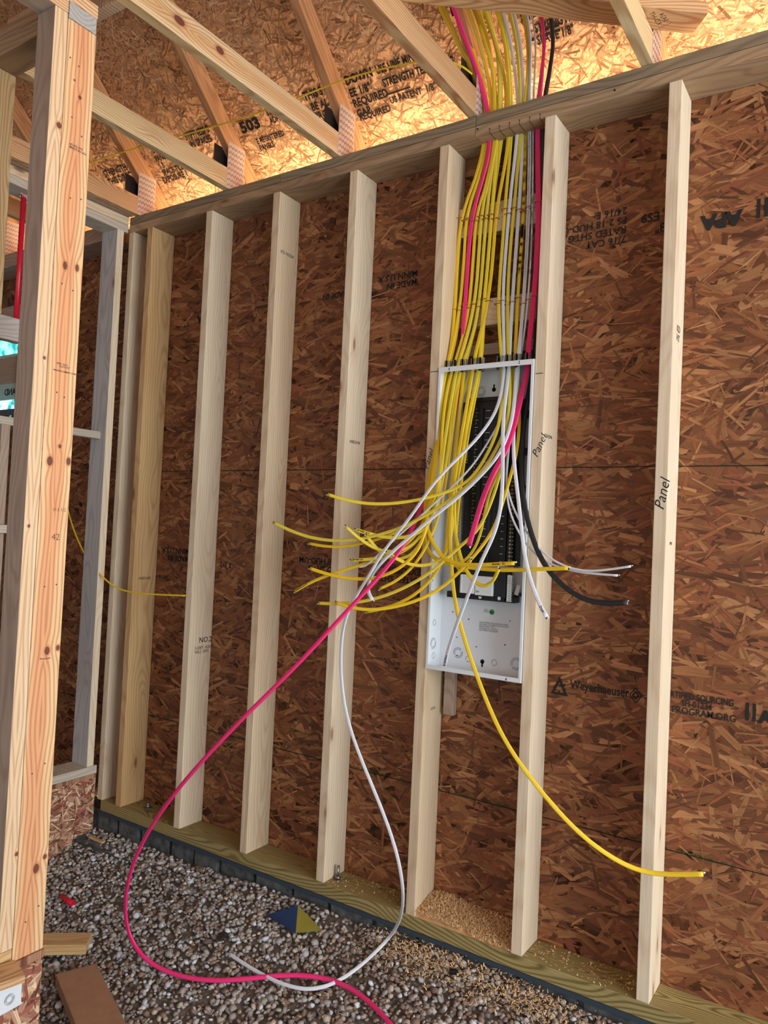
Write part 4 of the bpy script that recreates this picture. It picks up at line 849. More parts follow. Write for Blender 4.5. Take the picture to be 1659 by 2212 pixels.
# ================================================================ cables
CABLES = [
 ('yellow',13.1,6,'yellow cable bowing left from the panel, its square tip below the two thin longest tips','',
  [(3,-630,3500),(18,-350,3370),(33,-130,3240),(59,-122,3186),(87,-81,3119),(102,-34,3071),(125,13,3022),(145,46,2962),(160,55,2903),(163,60,2751),(116,72,2657),(65,85,2606),(48,90,2544),(42,90,2430),(42,90,2393),(45,90,2201),(48,73,2102),(53,58,2041),(47,50,1982),(31,40,1949),(32,30,1875),(36,17,1788),(47,0,1684),(54,-37,1563),(52,-60,1479),(64,-86,1397),(73,-112,1340),(65,-120,1302),(25,-134,1252),(-23,-159,1212),(-80,-170,1189),(-166,-177,1184),(-228,-187,1188),(-295,-197,1200),(-352,-200,1214)]),
 ('yellow',11.4,6,'yellow cable whose cut tip rises steeply left beside the end marked SPARE 12','',
  [(22,-620,3495),(37,-340,3365),(52,-120,3235),(74,-110,3175),(98,-73,3112),(110,-27,3060),(132,15,3009),(151,41,2957),(168,50,2898),(158,75,2728),(113,83,2660),(62,94,2608),(45,99,2548),(39,99,2434),(42,99,2204),(48,83,2105),(58,64,2025),(53,60,1984),(45,45,1962),(39,38,1886),(38,21,1788),(32,10,1685),(45,-16,1582),(58,-50,1464),(70,-80,1391),(60,-100,1338),(12,-116,1299),(-36,-144,1277),(-102,-160,1288),(-151,-179,1328),(-201,-200,1373)]),
 ('yellow',12.5,6,'yellow cable with a handwritten note, its tip pointing down and left of all labelled ends','Washroom R',
  [(80,-620,3471),(95,-340,3340),(110,-120,3210),(125,-112,3162),(134,-68,3098),(149,-21,3057),(156,30,3003),(174,60,2910),(171,60,2723),(125,71,2651),(81,85,2595),(67,90,2541),(75,90,2424),(73,90,2388),(73,90,2338),(65,90,2198),(61,78,2126),(58,52,2039),(47,42,1980),(45,35,1946),(41,24,1873),(40,10,1786),(58,-5,1683),(48,-20,1582),(64,-57,1480),(69,-80,1409),(32,-96,1337),(-25,-126,1281),(-104,-140,1255),(-148,-143,1244),(-208,-154,1222),(-267,-171,1202),(-325,-187,1180),(-388,-198,1145),(-418,-200,1124)]),
 ('yellow',13.7,6,'yellow cable crossing the panel level to the right, handwriting near its stripped tip','Rentec  Kt',
  [(126,-620,3448),(141,-340,3318),(156,-120,3188),(181,-89,3103),(179,-26,3045),(177,31,2986),(193,55,2905),(168,75,2722),(122,84,2654),(79,96,2594),(64,99,2545),(70,99,2388),(62,99,2201),(63,83,2115),(59,58,2038),(52,50,1981),(48,50,1954),(46,36,1858),(44,10,1719),(27,-10,1582),(22,-27,1514),(25,-40,1455),(38,-55,1396),(64,-71,1360),(94,-80,1323),(126,-92,1289),(165,-111,1265),(205,-120,1258),(284,-123,1264),(352,-127,1272),(420,-130,1279)]),
 ('yellow',11.4,6,'dull yellow cable ending just under the longest left-reaching yellow tip','',
  [(150,-620,3434),(165,-340,3304),(180,-120,3174),(202,-93,3097),(205,-36,3046),(199,25,2991),(213,55,2905),(183,70,2680),(152,77,2617),(117,86,2573),(110,90,2518),(113,90,2418),(108,90,2382),(104,90,2250),(103,90,2197),(98,80,2133),(93,59,2068),(85,45,1993),(61,40,1960),(63,22,1880),(61,0,1792),(65,-12,1715),(82,-29,1654),(90,-50,1546),(98,-78,1471),(80,-100,1416),(-16,-114,1364),(-92,-131,1335),(-177,-140,1307),(-262,-151,1291),(-326,-165,1293),(-386,-170,1304)]),
 ('yellow',13.7,6,'flat yellow cable reaching right past the panel across the black cable','',
  [(168,-610,3431),(183,-330,3301),(198,-110,3171),(219,-79,3092),(204,4,3024),(195,65,2912),(183,75,2683),(150,83,2620),(115,94,2576),(108,99,2522),(111,99,2421),(102,99,2253),(100,99,2200),(95,89,2136),(90,69,2071),(88,55,1995),(64,55,1963),(58,41,1858),(51,20,1720),(38,-2,1600),(28,-20,1498),(17,-29,1414),(26,-42,1348),(41,-48,1308),(66,-50,1279),(109,-58,1259),(170,-70,1255),(224,-72,1254),(279,-77,1251),(339,-80,1249),(397,-83,1254),(480,-92,1264),(584,-100,1274)]),
 ('yellow',13.1,6,'yellow cable end handwritten SPARE 12 left of the panel','SPARE #12',
  [(191,-620,3416),(206,-340,3286),(221,-120,3156),(243,-89,3078),(241,-36,3034),(227,25,2983),(220,55,2903),(188,65,2702),(163,75,2631),(142,84,2589),(132,90,2531),(132,90,2414),(132,90,2263),(124,90,2208),(116,72,2119),(110,50,2047),(94,40,1989),(86,40,1958),(86,23,1879),(84,0,1783),(82,-10,1713),(87,-41,1612),(97,-60,1512),(92,-77,1430),(87,-92,1383),(43,-100,1352),(-10,-121,1335),(-63,-140,1336),(-115,-158,1348),(-171,-180,1363)]),
 ('yellow',11.4,6,'yellow cable hooking down and up behind the end marked SPARE 12','',
  [(214,-610,3411),(229,-330,3281),(244,-110,3151),(244,-81,3082),(228,-6,3025),(219,65,2912),(188,70,2705),(162,81,2634),(140,92,2593),(130,99,2535),(130,99,2418),(129,99,2266),(121,99,2211),(115,82,2121),(109,59,2050),(96,50,1991),(93,45,1958),(85,32,1872),(84,12,1796),(84,0,1714),(81,-18,1621),(76,-40,1514),(67,-64,1422),(59,-80,1353),(51,-97,1308),(16,-120,1265),(-30,-130,1251),(-68,-149,1272),(-103,-160,1307),(-130,-170,1344)]),
 ('yellow',12.5,6,'yellow cable with level tip handwritten SPARE 1 left of the panel','SPARE #1',
  [(126,-620,3448),(141,-340,3318),(156,-120,3188),(181,-89,3103),(179,-26,3045),(177,31,2986),(193,55,2905),(195,58,2789),(188,66,2703),(164,81,2616),(154,90,2520),(151,90,2411),(149,90,2343),(145,90,2195),(140,76,2117),(128,54,2047),(114,45,1989),(92,40,1944),(93,28,1861),(92,9,1784),(95,0,1714),(104,-30,1597),(92,-50,1510),(76,-65,1431),(55,-80,1353),(22,-100,1306),(-28,-120,1274),(-87,-134,1263),(-137,-159,1260),(-192,-170,1253)]),
 ('yellow',11.4,6,'yellow cable ending short in the bundle left of the panel, mostly behind others','',
  [(150,-620,3434),(165,-340,3304),(180,-120,3174),(202,-93,3097),(205,-36,3046),(199,25,2991),(213,55,2905),(192,68,2795),(185,75,2708),(162,90,2620),(151,99,2524),(149,99,2415),(142,99,2198),(138,86,2120),(127,64,2049),(114,55,1991),(100,45,1958),(102,22,1852),(104,0,1749),(106,-18,1614),(103,-30,1515),(92,-45,1432),(84,-70,1350),(55,-80,1292),(23,-114,1217),(-17,-130,1186),(-76,-150,1159)]),
 ('yellow',13.7,6,'yellow cable hanging in a wide hook over the white main breaker','',
  [(168,-610,3431),(183,-330,3301),(198,-110,3171),(219,-79,3092),(204,4,3024),(195,65,2912),(203,60,2788),(198,68,2701),(184,83,2612),(175,90,2532),(174,90,2407),(172,90,2372),(162,90,2222),(161,85,2175),(175,58,2070),(179,45,1986),(178,40,1937),(168,24,1855),(162,-8,1760),(164,-20,1690),(161,-24,1613),(148,-26,1600),(144,-35,1521),(139,-40,1442),(155,-46,1364),(175,-50,1300),(199,-65,1265),(228,-80,1234),(253,-87,1206),(288,-97,1194),(311,-100,1191),(331,-102,1205),(349,-107,1232),(356,-110,1258)]),
 ('yellow',13.7,6,'long yellow cable sweeping down right to the last stud near the floor','',
  [(252,-620,3385),(267,-340,3255),(282,-120,3125),(289,-93,3060),(264,-6,3000),(252,55,2901),(250,60,2796),(238,65,2724),(226,76,2649),(199,86,2578),(191,90,2513),(194,90,2404),(186,90,2305),(181,90,2212),(170,78,2139),(163,52,2053),(154,42,1988),(152,40,1949),(154,25,1876),(156,-8,1790),(153,-20,1729),(150,-30,1640),(145,-38,1599),(140,-50,1501),(142,-60,1416),(148,-70,1336),(167,-82,1266),(180,-90,1209),(186,-95,1164),(209,-112,1103),(252,-130,1021),(284,-134,950),(325,-143,882),(367,-156,810),(410,-166,747),(461,-170,686),(507,-167,643),(565,-156,580),(630,-150,521),(689,-134,474),(750,-104,434),(813,-90,414),(849,-75,407),(900,-74,418),(996,-70,448)]),
 ('yellow',12.5,6,'yellow cable curled in a small tight hook above the main breaker','',
  [(191,-620,3416),(206,-340,3286),(221,-120,3156),(243,-89,3078),(241,-36,3034),(227,25,2983),(220,55,2903),(210,68,2797),(196,82,2676),(181,94,2607),(173,99,2536),(171,99,2411),(160,99,2225),(165,88,2148),(176,68,2072),(179,55,1988),(181,45,1938),(174,34,1857),(164,8,1762),(164,-10,1655),(156,-17,1516),(141,-20,1443),(161,-36,1365),(157,-50,1297),(173,-65,1246),(194,-70,1230),(214,-72,1233),(230,-76,1253),(239,-80,1281)]),
 ('yellow',12.5,6,'yellow cable looping left with handwritten note and upturned tip beside the pink cable','Master',
  [(212,-630,3400),(227,-350,3270),(242,-130,3140),(250,-79,3052),(238,-2,3002),(245,38,2961),(245,55,2903),(210,68,2797),(196,82,2676),(181,94,2607),(173,99,2536),(171,99,2411),(160,99,2225),(165,88,2148),(176,68,2072),(179,55,1988),(119,45,1956),(117,27,1852),(119,0,1715),(123,-17,1598),(129,-30,1502),(143,-40,1434),(148,-50,1364),(156,-74,1297),(138,-90,1253),(67,-118,1241),(23,-130,1248),(-12,-144,1264),(-48,-160,1288)]),
 ('yellow',12.5,6,'yellow cable curving low left of the panel, lowest rounded tip of the yellow ends','',
  [(214,-610,3411),(229,-330,3281),(244,-110,3151),(244,-81,3082),(228,-6,3025),(219,65,2912),(192,68,2795),(185,75,2708),(162,90,2620),(151,99,2524),(149,99,2415),(142,99,2198),(138,86,2120),(127,64,2049),(114,55,1991),(118,40,1955),(122,20,1851),(127,0,1748),(128,-18,1614),(121,-30,1515),(121,-36,1433),(123,-40,1368),(129,-52,1309),(126,-64,1273),(115,-70,1237),(88,-92,1185),(44,-120,1134),(-12,-132,1106),(-70,-153,1086),(-120,-160,1075)]),
 ('yellow',12.5,6,'topmost yellow cable reaching left over the fifth stud','',
  [(263,-620,3382),(278,-340,3252),(293,-120,3122),(296,-92,3058),(268,0,3002),(256,62,2906),(260,60,2794),(250,71,2691),(231,84,2620),(228,90,2542),(231,90,2398),(216,90,2284),(217,90,2196),(232,71,2099),(264,50,1995),(269,40,1946),(282,21,1844),(289,5,1780),(283,0,1737),(275,-9,1693),(261,-32,1642),(241,-50,1582),(215,-61,1548),(184,-81,1520),(147,-90,1504),(70,-108,1483),(14,-134,1464),(-63,-150,1454),(-145,-164,1454),(-200,-184,1461),(-253,-197,1476),(-287,-200,1486)]),
 ('white',12.5,5.5,'long white cable looping down past the sixth stud onto the gravel','',
  [(276,-620,3375),(292,-340,3245),(306,-120,3115),(307,-93,3054),(286,-13,3003),(278,38,2959),(284,55,2903),(284,55,2795),(273,65,2696),(250,82,2599),(246,88,2520),(243,88,2395),(233,88,2291),(237,88,2206),(250,71,2097),(272,55,1995),(280,35,1946),(289,6,1833),(275,0,1798),(260,-12,1763),(249,-37,1725),(229,-50,1693),(208,-58,1668),(182,-88,1625),(143,-110,1582),(106,-118,1537),(82,-130,1498),(66,-142,1458),(32,-150,1406),(-9,-157,1355),(-61,-175,1287),(-86,-180,1240),(-96,-182,1199),(-141,-190,1149),(-158,-196,1110),(-184,-200,1051),(-196,-200,1008),(-199,-200,926),(-191,-200,829),(-171,-200,735),(-141,-200,660),(-86,-200,575),(-34,-200,492),(14,-200,418),(59,-200,345),(92,-200,263),(115,-200,180),(113,-200,112),(-31,6,-63),(-38,-43,-83),(-52,-93,-105),(-64,-160,-132),(-92,-227,-158),(-132,-288,-180),(-176,-319,-192),(-256,-331,-197),(-361,-332,-199),(-456,-324,-196),(-546,-314,-191)]),
 ('yellow',12.5,6,'yellow cable reaching furthest left, its tip over the fourth stud','',
  [(305,-620,3362),(320,-340,3232),(335,-120,3102),(325,-83,3040),(303,-8,3001),(292,60,2909),(292,60,2796),(272,82,2627),(266,90,2537),(258,90,2393),(250,90,2327),(256,90,2191),(268,70,2094),(284,45,1985),(301,35,1944),(320,13,1825),(321,-5,1752),(309,-10,1709),(289,-24,1657),(275,-48,1606),(247,-60,1566),(206,-81,1518),(164,-100,1477),(117,-110,1449),(75,-128,1416),(22,-140,1382),(-77,-156,1346),(-160,-178,1322),(-259,-190,1314),(-351,-198,1317),(-440,-213,1342),(-522,-220,1375)]),
 ('white',13.7,5.5,'white cable hanging down inside the panel with a handwritten tip near its bottom','APPLA',
  [(314,-610,3362),(329,-330,3232),(344,-110,3102),(335,-65,3032),(307,26,2979),(298,62,2908),(299,70,2768),(288,85,2608),(284,90,2527),(282,90,2419),(274,90,2307),(276,90,2195),(277,73,2094),(286,55,1990),(302,30,1943),(298,23,1897),(302,0,1823),(302,-10,1769),(325,-58,1694),(344,-90,1639),(353,-101,1581),(362,-120,1498),(363,-126,1441),(356,-135,1391),(340,-140,1342),(318,-145,1300),(313,-148,1284),(302,-150,1255),(285,-148,1206),(269,-145,1173),(250,-141,1127),(236,-140,1086),(188,-114,989),(173,-103,950),(169,-100,920)]),
 ('white',7,5,'thin grey white cable slanting left behind the yellow ends','',
  [(314,-610,3362),(329,-330,3232),(344,-110,3102),(335,-65,3032),(307,26,2979),(298,62,2908),(308,70,2770),(302,86,2590),(302,90,2517),(304,90,2398),(293,90,2289),(293,90,2208),(302,73,2092),(305,60,1993),(309,60,1949),(300,40,1830),(285,22,1769),(265,10,1726),(239,-11,1668),(219,-30,1613),(200,-34,1595),(170,-57,1548),(136,-70,1509),(98,-78,1479),(66,-97,1437),(20,-110,1390),(-44,-125,1335),(-87,-144,1284),(-121,-150,1249),(-143,-150,1226),(-170,-150,1225),(-178,-150,1234)]),
 ('yellow',12.5,6,'yellow cable ending left over the fifth stud just above the lowest yellow ends','',
  [(349,-610,3347),(364,-330,3217),(379,-110,3087),(366,-67,3021),(345,-17,2997),(307,62,2907),(308,70,2770),(302,86,2590),(302,90,2517),(304,90,2398),(293,90,2289),(293,90,2208),(302,73,2092),(305,60,1993),(307,60,1949),(315,30,1828),(313,20,1743),(308,10,1662),(300,-4,1591),(294,-10,1548),(283,-21,1487),(269,-34,1443),(255,-40,1400),(242,-50,1371),(220,-70,1348),(199,-80,1323),(171,-90,1298),(146,-112,1264),(127,-120,1237),(50,-135,1183),(-19,-159,1143),(-99,-170,1114),(-181,-181,1098),(-242,-194,1093),(-305,-200,1091)]),
 ('yellow',12.5,6,'yellow cable bowing lowest left of the panel, crossing behind the pink one','',
  [(349,-610,3347),(364,-330,3217),(379,-110,3087),(366,-67,3021),(345,-17,2997),(307,62,2907),(308,70,2770),(302,86,2590),(302,90,2517),(304,90,2398),(293,90,2289),(293,90,2208),(302,73,2092),(305,60,1993),(315,55,1942),(330,40,1874),(347,34,1782),(352,26,1720),(344,20,1634),(337,12,1592),(324,-10,1513),(310,-19,1453),(308,-26,1418),(296,-30,1384),(273,-43,1344),(265,-52,1325),(246,-60,1296),(206,-77,1245),(183,-93,1215),(156,-100,1187),(125,-110,1160),(89,-134,1139),(43,-150,1115),(-36,-161,1089),(-111,-181,1080),(-150,-191,1085),(-192,-198,1093),(-228,-200,1101)]),
 ('yellow',10.3,6,'thin yellow cable curving down beside the cut pink end inside the panel','',
  [(349,-610,3347),(364,-330,3217),(379,-110,3087),(366,-67,3021),(345,-17,2997),(307,62,2907),(292,60,2796),(272,82,2627),(266,90,2537),(258,90,2393),(250,90,2327),(256,90,2191),(268,70,2094),(284,45,1985),(304,60,1944),(314,30,1809),(309,17,1679),(294,10,1592),(284,10,1581),(263,3,1531),(249,-6,1478),(248,-10,1426),(248,-19,1383),(244,-42,1330),(227,-50,1296),(203,-52,1271),(180,-55,1256),(154,-58,1264),(141,-60,1288)]),
 ('white',13.1,5.5,'white cable curving down right over the seventh stud with a handwritten tip','Dryer',
  [(373,-620,3329),(388,-340,3199),(403,-120,3069),(382,-78,3010),(341,-1,2978),(319,55,2900),(327,60,2800),(324,78,2645),(321,90,2530),(323,90,2395),(318,90,2285),(317,90,2186),(322,68,2088),(324,45,1988),(336,35,1941),(330,33,1896),(328,25,1826),(330,20,1755),(342,-4,1683),(349,-20,1650),(358,-30,1610),(376,-46,1545),(393,-60,1486),(409,-71,1419),(425,-91,1355),(439,-100,1297),(458,-108,1247),(489,-129,1186),(523,-140,1135),(541,-150,1122)]),
 ('white',13.7,5.5,'wide white cable slanting left across the busbars, below the other white one','',
  [(373,-620,3329),(388,-340,3199),(403,-120,3069),(382,-78,3010),(341,-1,2978),(319,55,2900),(327,60,2800),(324,78,2645),(321,90,2530),(323,90,2395),(318,90,2285),(317,90,2186),(322,68,2088),(324,45,1988),(327,35,1937),(324,30,1896),(335,9,1823),(336,0,1769),(332,-17,1724),(326,-40,1670),(309,-49,1627),(289,-63,1599),(247,-80,1546),(213,-91,1508),(180,-110,1476),(145,-120,1444),(116,-124,1421),(98,-130,1406),(73,-140,1378),(25,-150,1338),(-22,-155,1295),(-71,-165,1252),(-108,-170,1205),(-122,-170,1168),(-114,-170,1136),(-90,-170,1119)]),
 ('white',7,5,'thin white cable reaching furthest right, tip turned up','',
  [(396,-620,3318),(411,-340,3188),(426,-120,3058),(394,-64,3000),(349,17,2971),(334,60,2905),(335,65,2800),(336,80,2643),(337,90,2523),(339,90,2392),(335,90,2282),(335,90,2197),(337,67,2070),(328,55,1990),(323,60,1948),(319,45,1830),(315,30,1712),(312,16,1615),(312,10,1557),(322,5,1517),(343,-4,1479),(366,-10,1437),(388,-20,1404),(424,-40,1372),(455,-50,1343),(485,-60,1315),(519,-77,1294),(565,-90,1279),(620,-95,1262),(663,-102,1267),(716,-113,1279),(780,-120,1292)]),
 ('white',7,5,'thin white cable ending right of the seventh stud, just below its twin','',
  [(396,-620,3318),(411,-340,3188),(426,-120,3058),(394,-64,3000),(349,17,2971),(334,60,2905),(335,65,2800),(336,80,2643),(337,90,2523),(339,90,2392),(335,90,2282),(335,90,2197),(337,67,2070),(328,55,1990),(317,65,1944),(310,51,1832),(306,35,1714),(306,16,1599),(320,0,1496),(334,-5,1457),(357,-15,1415),(382,-20,1379),(405,-28,1347),(452,-51,1307),(491,-60,1287),(526,-66,1276),(576,-82,1268),(619,-90,1262),(661,-95,1261),(740,-110,1262)]),
 ('pink',16,9,'long pink cable swinging left out of the panel down over the gravel','',
  [(77,-640,3463),(92,-360,3332),(107,-140,3202),(125,-128,3143),(134,-84,3087),(144,-27,3038),(151,23,2980),(172,45,2899),(186,50,2788),(176,54,2734),(150,68,2663),(106,85,2581),(92,88,2535),(93,88,2420),(89,88,2352),(85,88,2209),(90,74,2115),(96,61,2055),(99,55,1997),(103,50,1925),(96,47,1864),(88,43,1811),(75,40,1756),(64,37,1696),(48,32,1646),(27,30,1603),(20,15,1554),(20,-8,1512),(14,-20,1470),(2,-36,1435),(12,-92,1377),(7,-120,1328),(-15,-131,1296),(-20,-154,1263),(-60,-200,1191),(-127,-226,1110),(-172,-282,1030),(-211,-329,960),(-270,-350,886),(-352,-370,800),(-413,-414,723),(-557,-480,550),(-674,-491,415),(-784,-512,264),(-854,-520,141),(-901,-509,7),(-913,-500,-101),(-877,-500,-182),(-843,-460,-254),(-725,-464,-255),(-604,-444,-247),(-500,-412,-233),(-413,-368,-212),(-336,-312,-191),(-249,-268,-176),(-149,-242,-164),(-55,-237,-160),(34,-257,-166),(141,-296,-182),(199,-320,-193)]),
 ('pink',20,9,'short thick pink cable cut off inside the panel','',
  [(427,-620,3304),(442,-340,3174),(457,-120,3044),(431,-77,2994),(378,19,2964),(353,60,2906),(350,60,2779),(357,79,2638),(360,90,2540),(363,90,2388),(356,90,2279),(357,90,2206),(358,74,2116),(357,54,2050),(362,45,1988),(368,35,1942),(362,32,1912),(356,20,1857),(349,10,1796),(344,-4,1743),(341,-30,1688),(334,-40,1646),(317,-47,1616),(305,-58,1589),(289,-70,1543),(272,-76,1491),(262,-85,1440),(253,-90,1389),(240,-100,1326)]),
 ('black',17,13,'thick black cable curving right out of the panel with silver cut end','',
  [(460,-620,3288),(475,-340,3158),(490,-120,3028),(465,-77,2983),(405,25,2959),(371,65,2910),(364,65,2799),(370,81,2667),(372,100,2520),(377,100,2371),(376,100,2206),(375,87,2106),(374,75,2047),(375,70,1989),(373,70,1946),(363,60,1859),(351,47,1778),(356,30,1679),(366,15,1592),(380,0,1507),(396,-13,1447),(433,-43,1380),(465,-60,1317),(486,-64,1282),(528,-78,1240),(578,-93,1205),(627,-100,1181),(667,-104,1174),(720,-114,1175),(772,-120,1186)]),
 ('yellow',8,5,'yellow cable strung under the roof deck across the trusses','',
  [(152,-60,2979),(139,-100,2994),(110,-120,3005),(53,-120,3030),(-33,-120,3048),(-122,-120,3064),(-246,-120,3080),(-376,-120,3085),(-466,-120,3084),(-582,-120,3075),(-704,-120,3071),(-805,-120,3070),(-965,-120,3080),(-1135,-120,3088),(-1253,-120,3093),(-1572,-120,3120),(-1779,-120,3130),(-1962,-120,3134),(-2114,-120,3127),(-2314,-120,3111)]),
 ('yellow',8,5,'yellow cable end sagging out beside the corner post, far left','',
  [(-2249,-20,1742),(-2181,-20,1546),(-2110,-34,1438),(-2067,-40,1374),(-2002,-49,1287),(-1931,-62,1220),(-1846,-70,1152),(-1766,-59,1087),(-1685,-50,1041),(-1609,-49,1021),(-1519,-45,1017),(-1368,-36,1027),(-1191,-30,1036)]),
]

ordn = 0
for (c, w_, th, lab, txt, pts) in CABLES:
    P = catmull([Vector(p) / 1000 for p in pts])
    waist = {'white': .10, 'black': .04}.get(c, .2)
    o, nn = sweep(c + '_cable', P, w_ / 1000, th / 1000, M_SHEATH[c], waist=waist)
    tag(o, lab, 'cable')
    e = P[-1]; tdir = (P[-1] - P[-4]).normalized(); s_ = nn.cross(tdir)
    k = w_ / 1000
    if 'under the roof deck' not in lab and 'swinging left' not in lab:
        for off, m_, r, L_ in ((-.27, M_WIREK, .16, .006), (.0, M_COPPER, .10, .005), (.27, M_WIREW, .16, .008)):
            a = e + s_ * off * k - tdir * .002
            cyl('conductor', a, a + tdir * L_, r * k, m_ if c != 'black' else M_SILV, o, 10)
    if txt:
        back = tdir * -(.008)
        xd = tdir if tdir.x > 0 else -tdir
        yd = nn.cross(xd) if nn.cross(xd).z > 0 or abs(xd.z) > .8 else -nn.cross(xd)
        L_ = len(txt) * k * .52
        org = (e - tdir * (L_ + .008)) if tdir.x > 0 else (e - tdir * .008)
        if abs(xd.z) > .8: pass
        # follow the cable: one letter group at a time
        yd = nn.cross(xd); 
        if nn.dot(Vector((0, -1, 0))) < 0: yd = -yd
        text('handwriting', txt, org + nn * (th / 2000) - yd * k * .30, xd, yd, k * .78, M_PEN, o, .0002, lift=.0004)
UPS = [(0.045, 2.542), (0.071, 2.529), (0.092, 2.533), (0.111, 2.519), (0.134, 2.532), (0.155, 2.518), (0.175, 2.529), (0.194, 2.512), (0.229, 2.539), (0.244, 2.519), (0.267, 2.535), (0.287, 2.526), (0.303, 2.517), (0.322, 2.529), (0.339, 2.522), (0.359, 2.539)]
LOS = [(0.046, 2.198), (0.066, 2.192), (0.085, 2.207), (0.104, 2.196), (0.124, 2.207), (0.144, 2.195), (0.163, 2.221), (0.182, 2.212), (0.218, 2.197), (0.235, 2.205), (0.258, 2.188), (0.275, 2.196), (0.296, 2.208), (0.318, 2.184), (0.338, 2.196), (0.36, 2.206)]
ORD = ['first', 'second', 'third', 'fourth', 'fifth', 'sixth', 'seventh', 'eighth', 'ninth', 'tenth', 'eleventh', 'twelfth', 'thirteenth', 'fourteenth', 'fifteenth', 'last']
for rowname, L_ in (('upper', UPS), ('lower', LOS)):
    for i, (x, z) in enumerate(L_):
        bm = bmesh.new(); h = .0108 if i not in (2, 15) else .0125; r = .0014
        add_cyl(bm, (x - h, .0795, z), (x + h, .0795, z), r, 8); add_cyl(bm, (x - h, .079, z), (x - h, .102, z), r, 8); add_cyl(bm, (x + h, .079, z), (x + h, .102, z), r, 8)
        bmesh.ops.translate(bm, verts=bm.verts, vec=(-x, -.09, -z))
        o = link('cable_staple', bm_mesh(bm, 'cable_staple'), M_COPPERW, None, Matrix.Translation((x, .09, z)))
        tag(o, 'copper-coloured staple, %s from the left in the %s row of staples' % (ORD[i], rowname), 'staple', 'staples on the %s cable block' % rowname)

# ================================================================ things on the floor
o = rotbox('lumber_offcut', (-1.250, -0.592, -0.275), (0.34, .089, .038), Matrix.Rotation(math.atan2(.128, .151) , 3, 'Z'), wood('amber', 'X'), bev=.002); tag(o, 'short board offcut lying on the gravel behind the near post', 'offcut')
o = rotbox('lumber_offcut', (-0.815, -0.690, -0.298), (0.44, .140, .038), Matrix.Rotation(math.atan2(-.148, .360), 3, 'Z'), plain('tan_board', (168, 128, 98), .7, noise=.08, nscale=30), bev=.002); tag(o, 'wide tan board offcut on the gravel at the bottom edge', 'offcut')
o = rotbox('junction_box', (-.520, -1.235, .09), (.05, .17, .075), Matrix.Rotation(.05, 3, 'Z'), M_PAINT, bev=.002); tag(o, 'white box with round knockout at the bottom left corner', 'box')
bm = bmesh.new()
for r in (.013, .009): ringmesh(bm, (-.4945, -1.185, .085), r, (1, 0, 0))
link('knockout', bm_mesh(bm, 'knockout'), plain('ring_grey', (170, 174, 180), .5), o)
o = rotbox('wood_offcut', (-.535, -1.26, .1400), (.09, .22, .020), Matrix.Rotation(-.25, 3, 'Z'), wood('truss', 'Y'), bev=.001); tag(o, 'brown wood scrap lying on the white box, bottom left corner', 'offcut')
o = cyl('red_pipe_offcut', (-1.475, -.365, gz(-1.45, -.36) + .018), (-1.385, -.372, gz(-1.4, -.36) + .014), .0115, M_PEX, None, 18); tag(o, 'short piece of red pipe lying on the gravel', 'pipe')
o = rotbox('dark_stick', (-.640, -.245, gz(-.62, -.26) + .012), (.020, .085, .008), Matrix.Rotation(.25, 3, 'Z'), plain('dark_wood', (52, 42, 38), .8), bev=.001); tag(o, 'small dark wood sliver beside the white cable tip', 'offcut')
bm = bmesh.new(); bz = gz(-.43, -.10)
V = [bm.verts.new(p) for p in ((-.545, -.125, bz + .008), (-.43, -.075, bz + .062), (-.375, -.150, bz + .006), (-.300, -.085, bz + .012), (-.47, -.02, bz + .004))]
for f in ((0, 2, 1), (1, 2, 3), (0, 1, 4), (1, 3, 4)): bm.faces.new([V[i] for i in f])
bmesh.ops.solidify(bm, geom=list(bm.faces), thickness=.0012)
me = bm_mesh(bm, 'packaging_scrap')
o = link('packaging_scrap', me, [plain('blue_print', (58, 84, 132), .5), plain('yellow_print', (178, 164, 70), .5)]); tag(o, 'folded blue and yellow packaging scrap on the gravel', 'packaging')
for p in me.polygons:
    if p.center.x > -.395: p.material_index = 1
o = cyl('white_pipe_offcut', (-1.62, -.47, gz(-1.6, -.47) + .02), (-1.56, -.46, gz(-1.6, -.47) + .02), .016, M_PAINT, None, 18); tag(o, 'white plastic piece showing just behind the near post', 'pipe')
o = rotbox('black_scrap', (.235, -.065, gz(.23, -.06) + .012), (.03, .018, .012), Matrix.Rotation(.6, 3, 'Z'), M_BLACKP); tag(o, 'small black plastic scrap among shavings below the panel bay', 'scrap')
# shavings
def shavings(name, samples, label, size=(.004, .012)):
    V = []; F = []
    for (x, y, z) in samples:
        L_ = rng.uniform(*size); w_ = rng.uniform(.0015, .0042); a = rng.uniform(0, 6.28); cv = rng.uniform(.4, 2.2); tl = rng.uniform(-.5, .5)
        d = np.array([math.cos(a), math.sin(a), 0]); s = np.array([-math.sin(a), math.cos(a), 0])
        b0 = len(V)
        for k in range(4):
            th = (k / 3 - .5) * cv; px = math.sin(th) / max(cv, .1) * L_; pz = (math.cos(th) - math.cos(cv / 2)) / max(cv, .1) * L_
            c = np.array([x, y, z]) + d * px + np.array([0, 0, pz + .001 + tl * px + abs(tl) * L_ * .5])
            V.append(c + s * w_ / 2); V.append(c - s * w_ / 2)
        for k in range(3): F.append((b0 + 2 * k, b0 + 2 * k + 1, b0 + 2 * k + 3, b0 + 2 * k + 2))
    me = bpy.data.meshes.new(name); me.from_pydata([tuple(v) for v in V], [], F)
    o = link(name, me, M_SHAV); tag(o, label, 'wood shavings', kind='stuff')
M_SHAV = plain('shaving_wood', (232, 196, 146), .8, noise=.18, nscale=90)
hm = lambda x, y: .050 * math.exp(-((x - .10) / .17) ** 2) * (.35 + .65 * min(1, max(0, y / .12))) + .028 * math.exp(-((x - .32) / .09) ** 2) * min(1, max(0, y / .12))
bm = bmesh.new(); gr = []
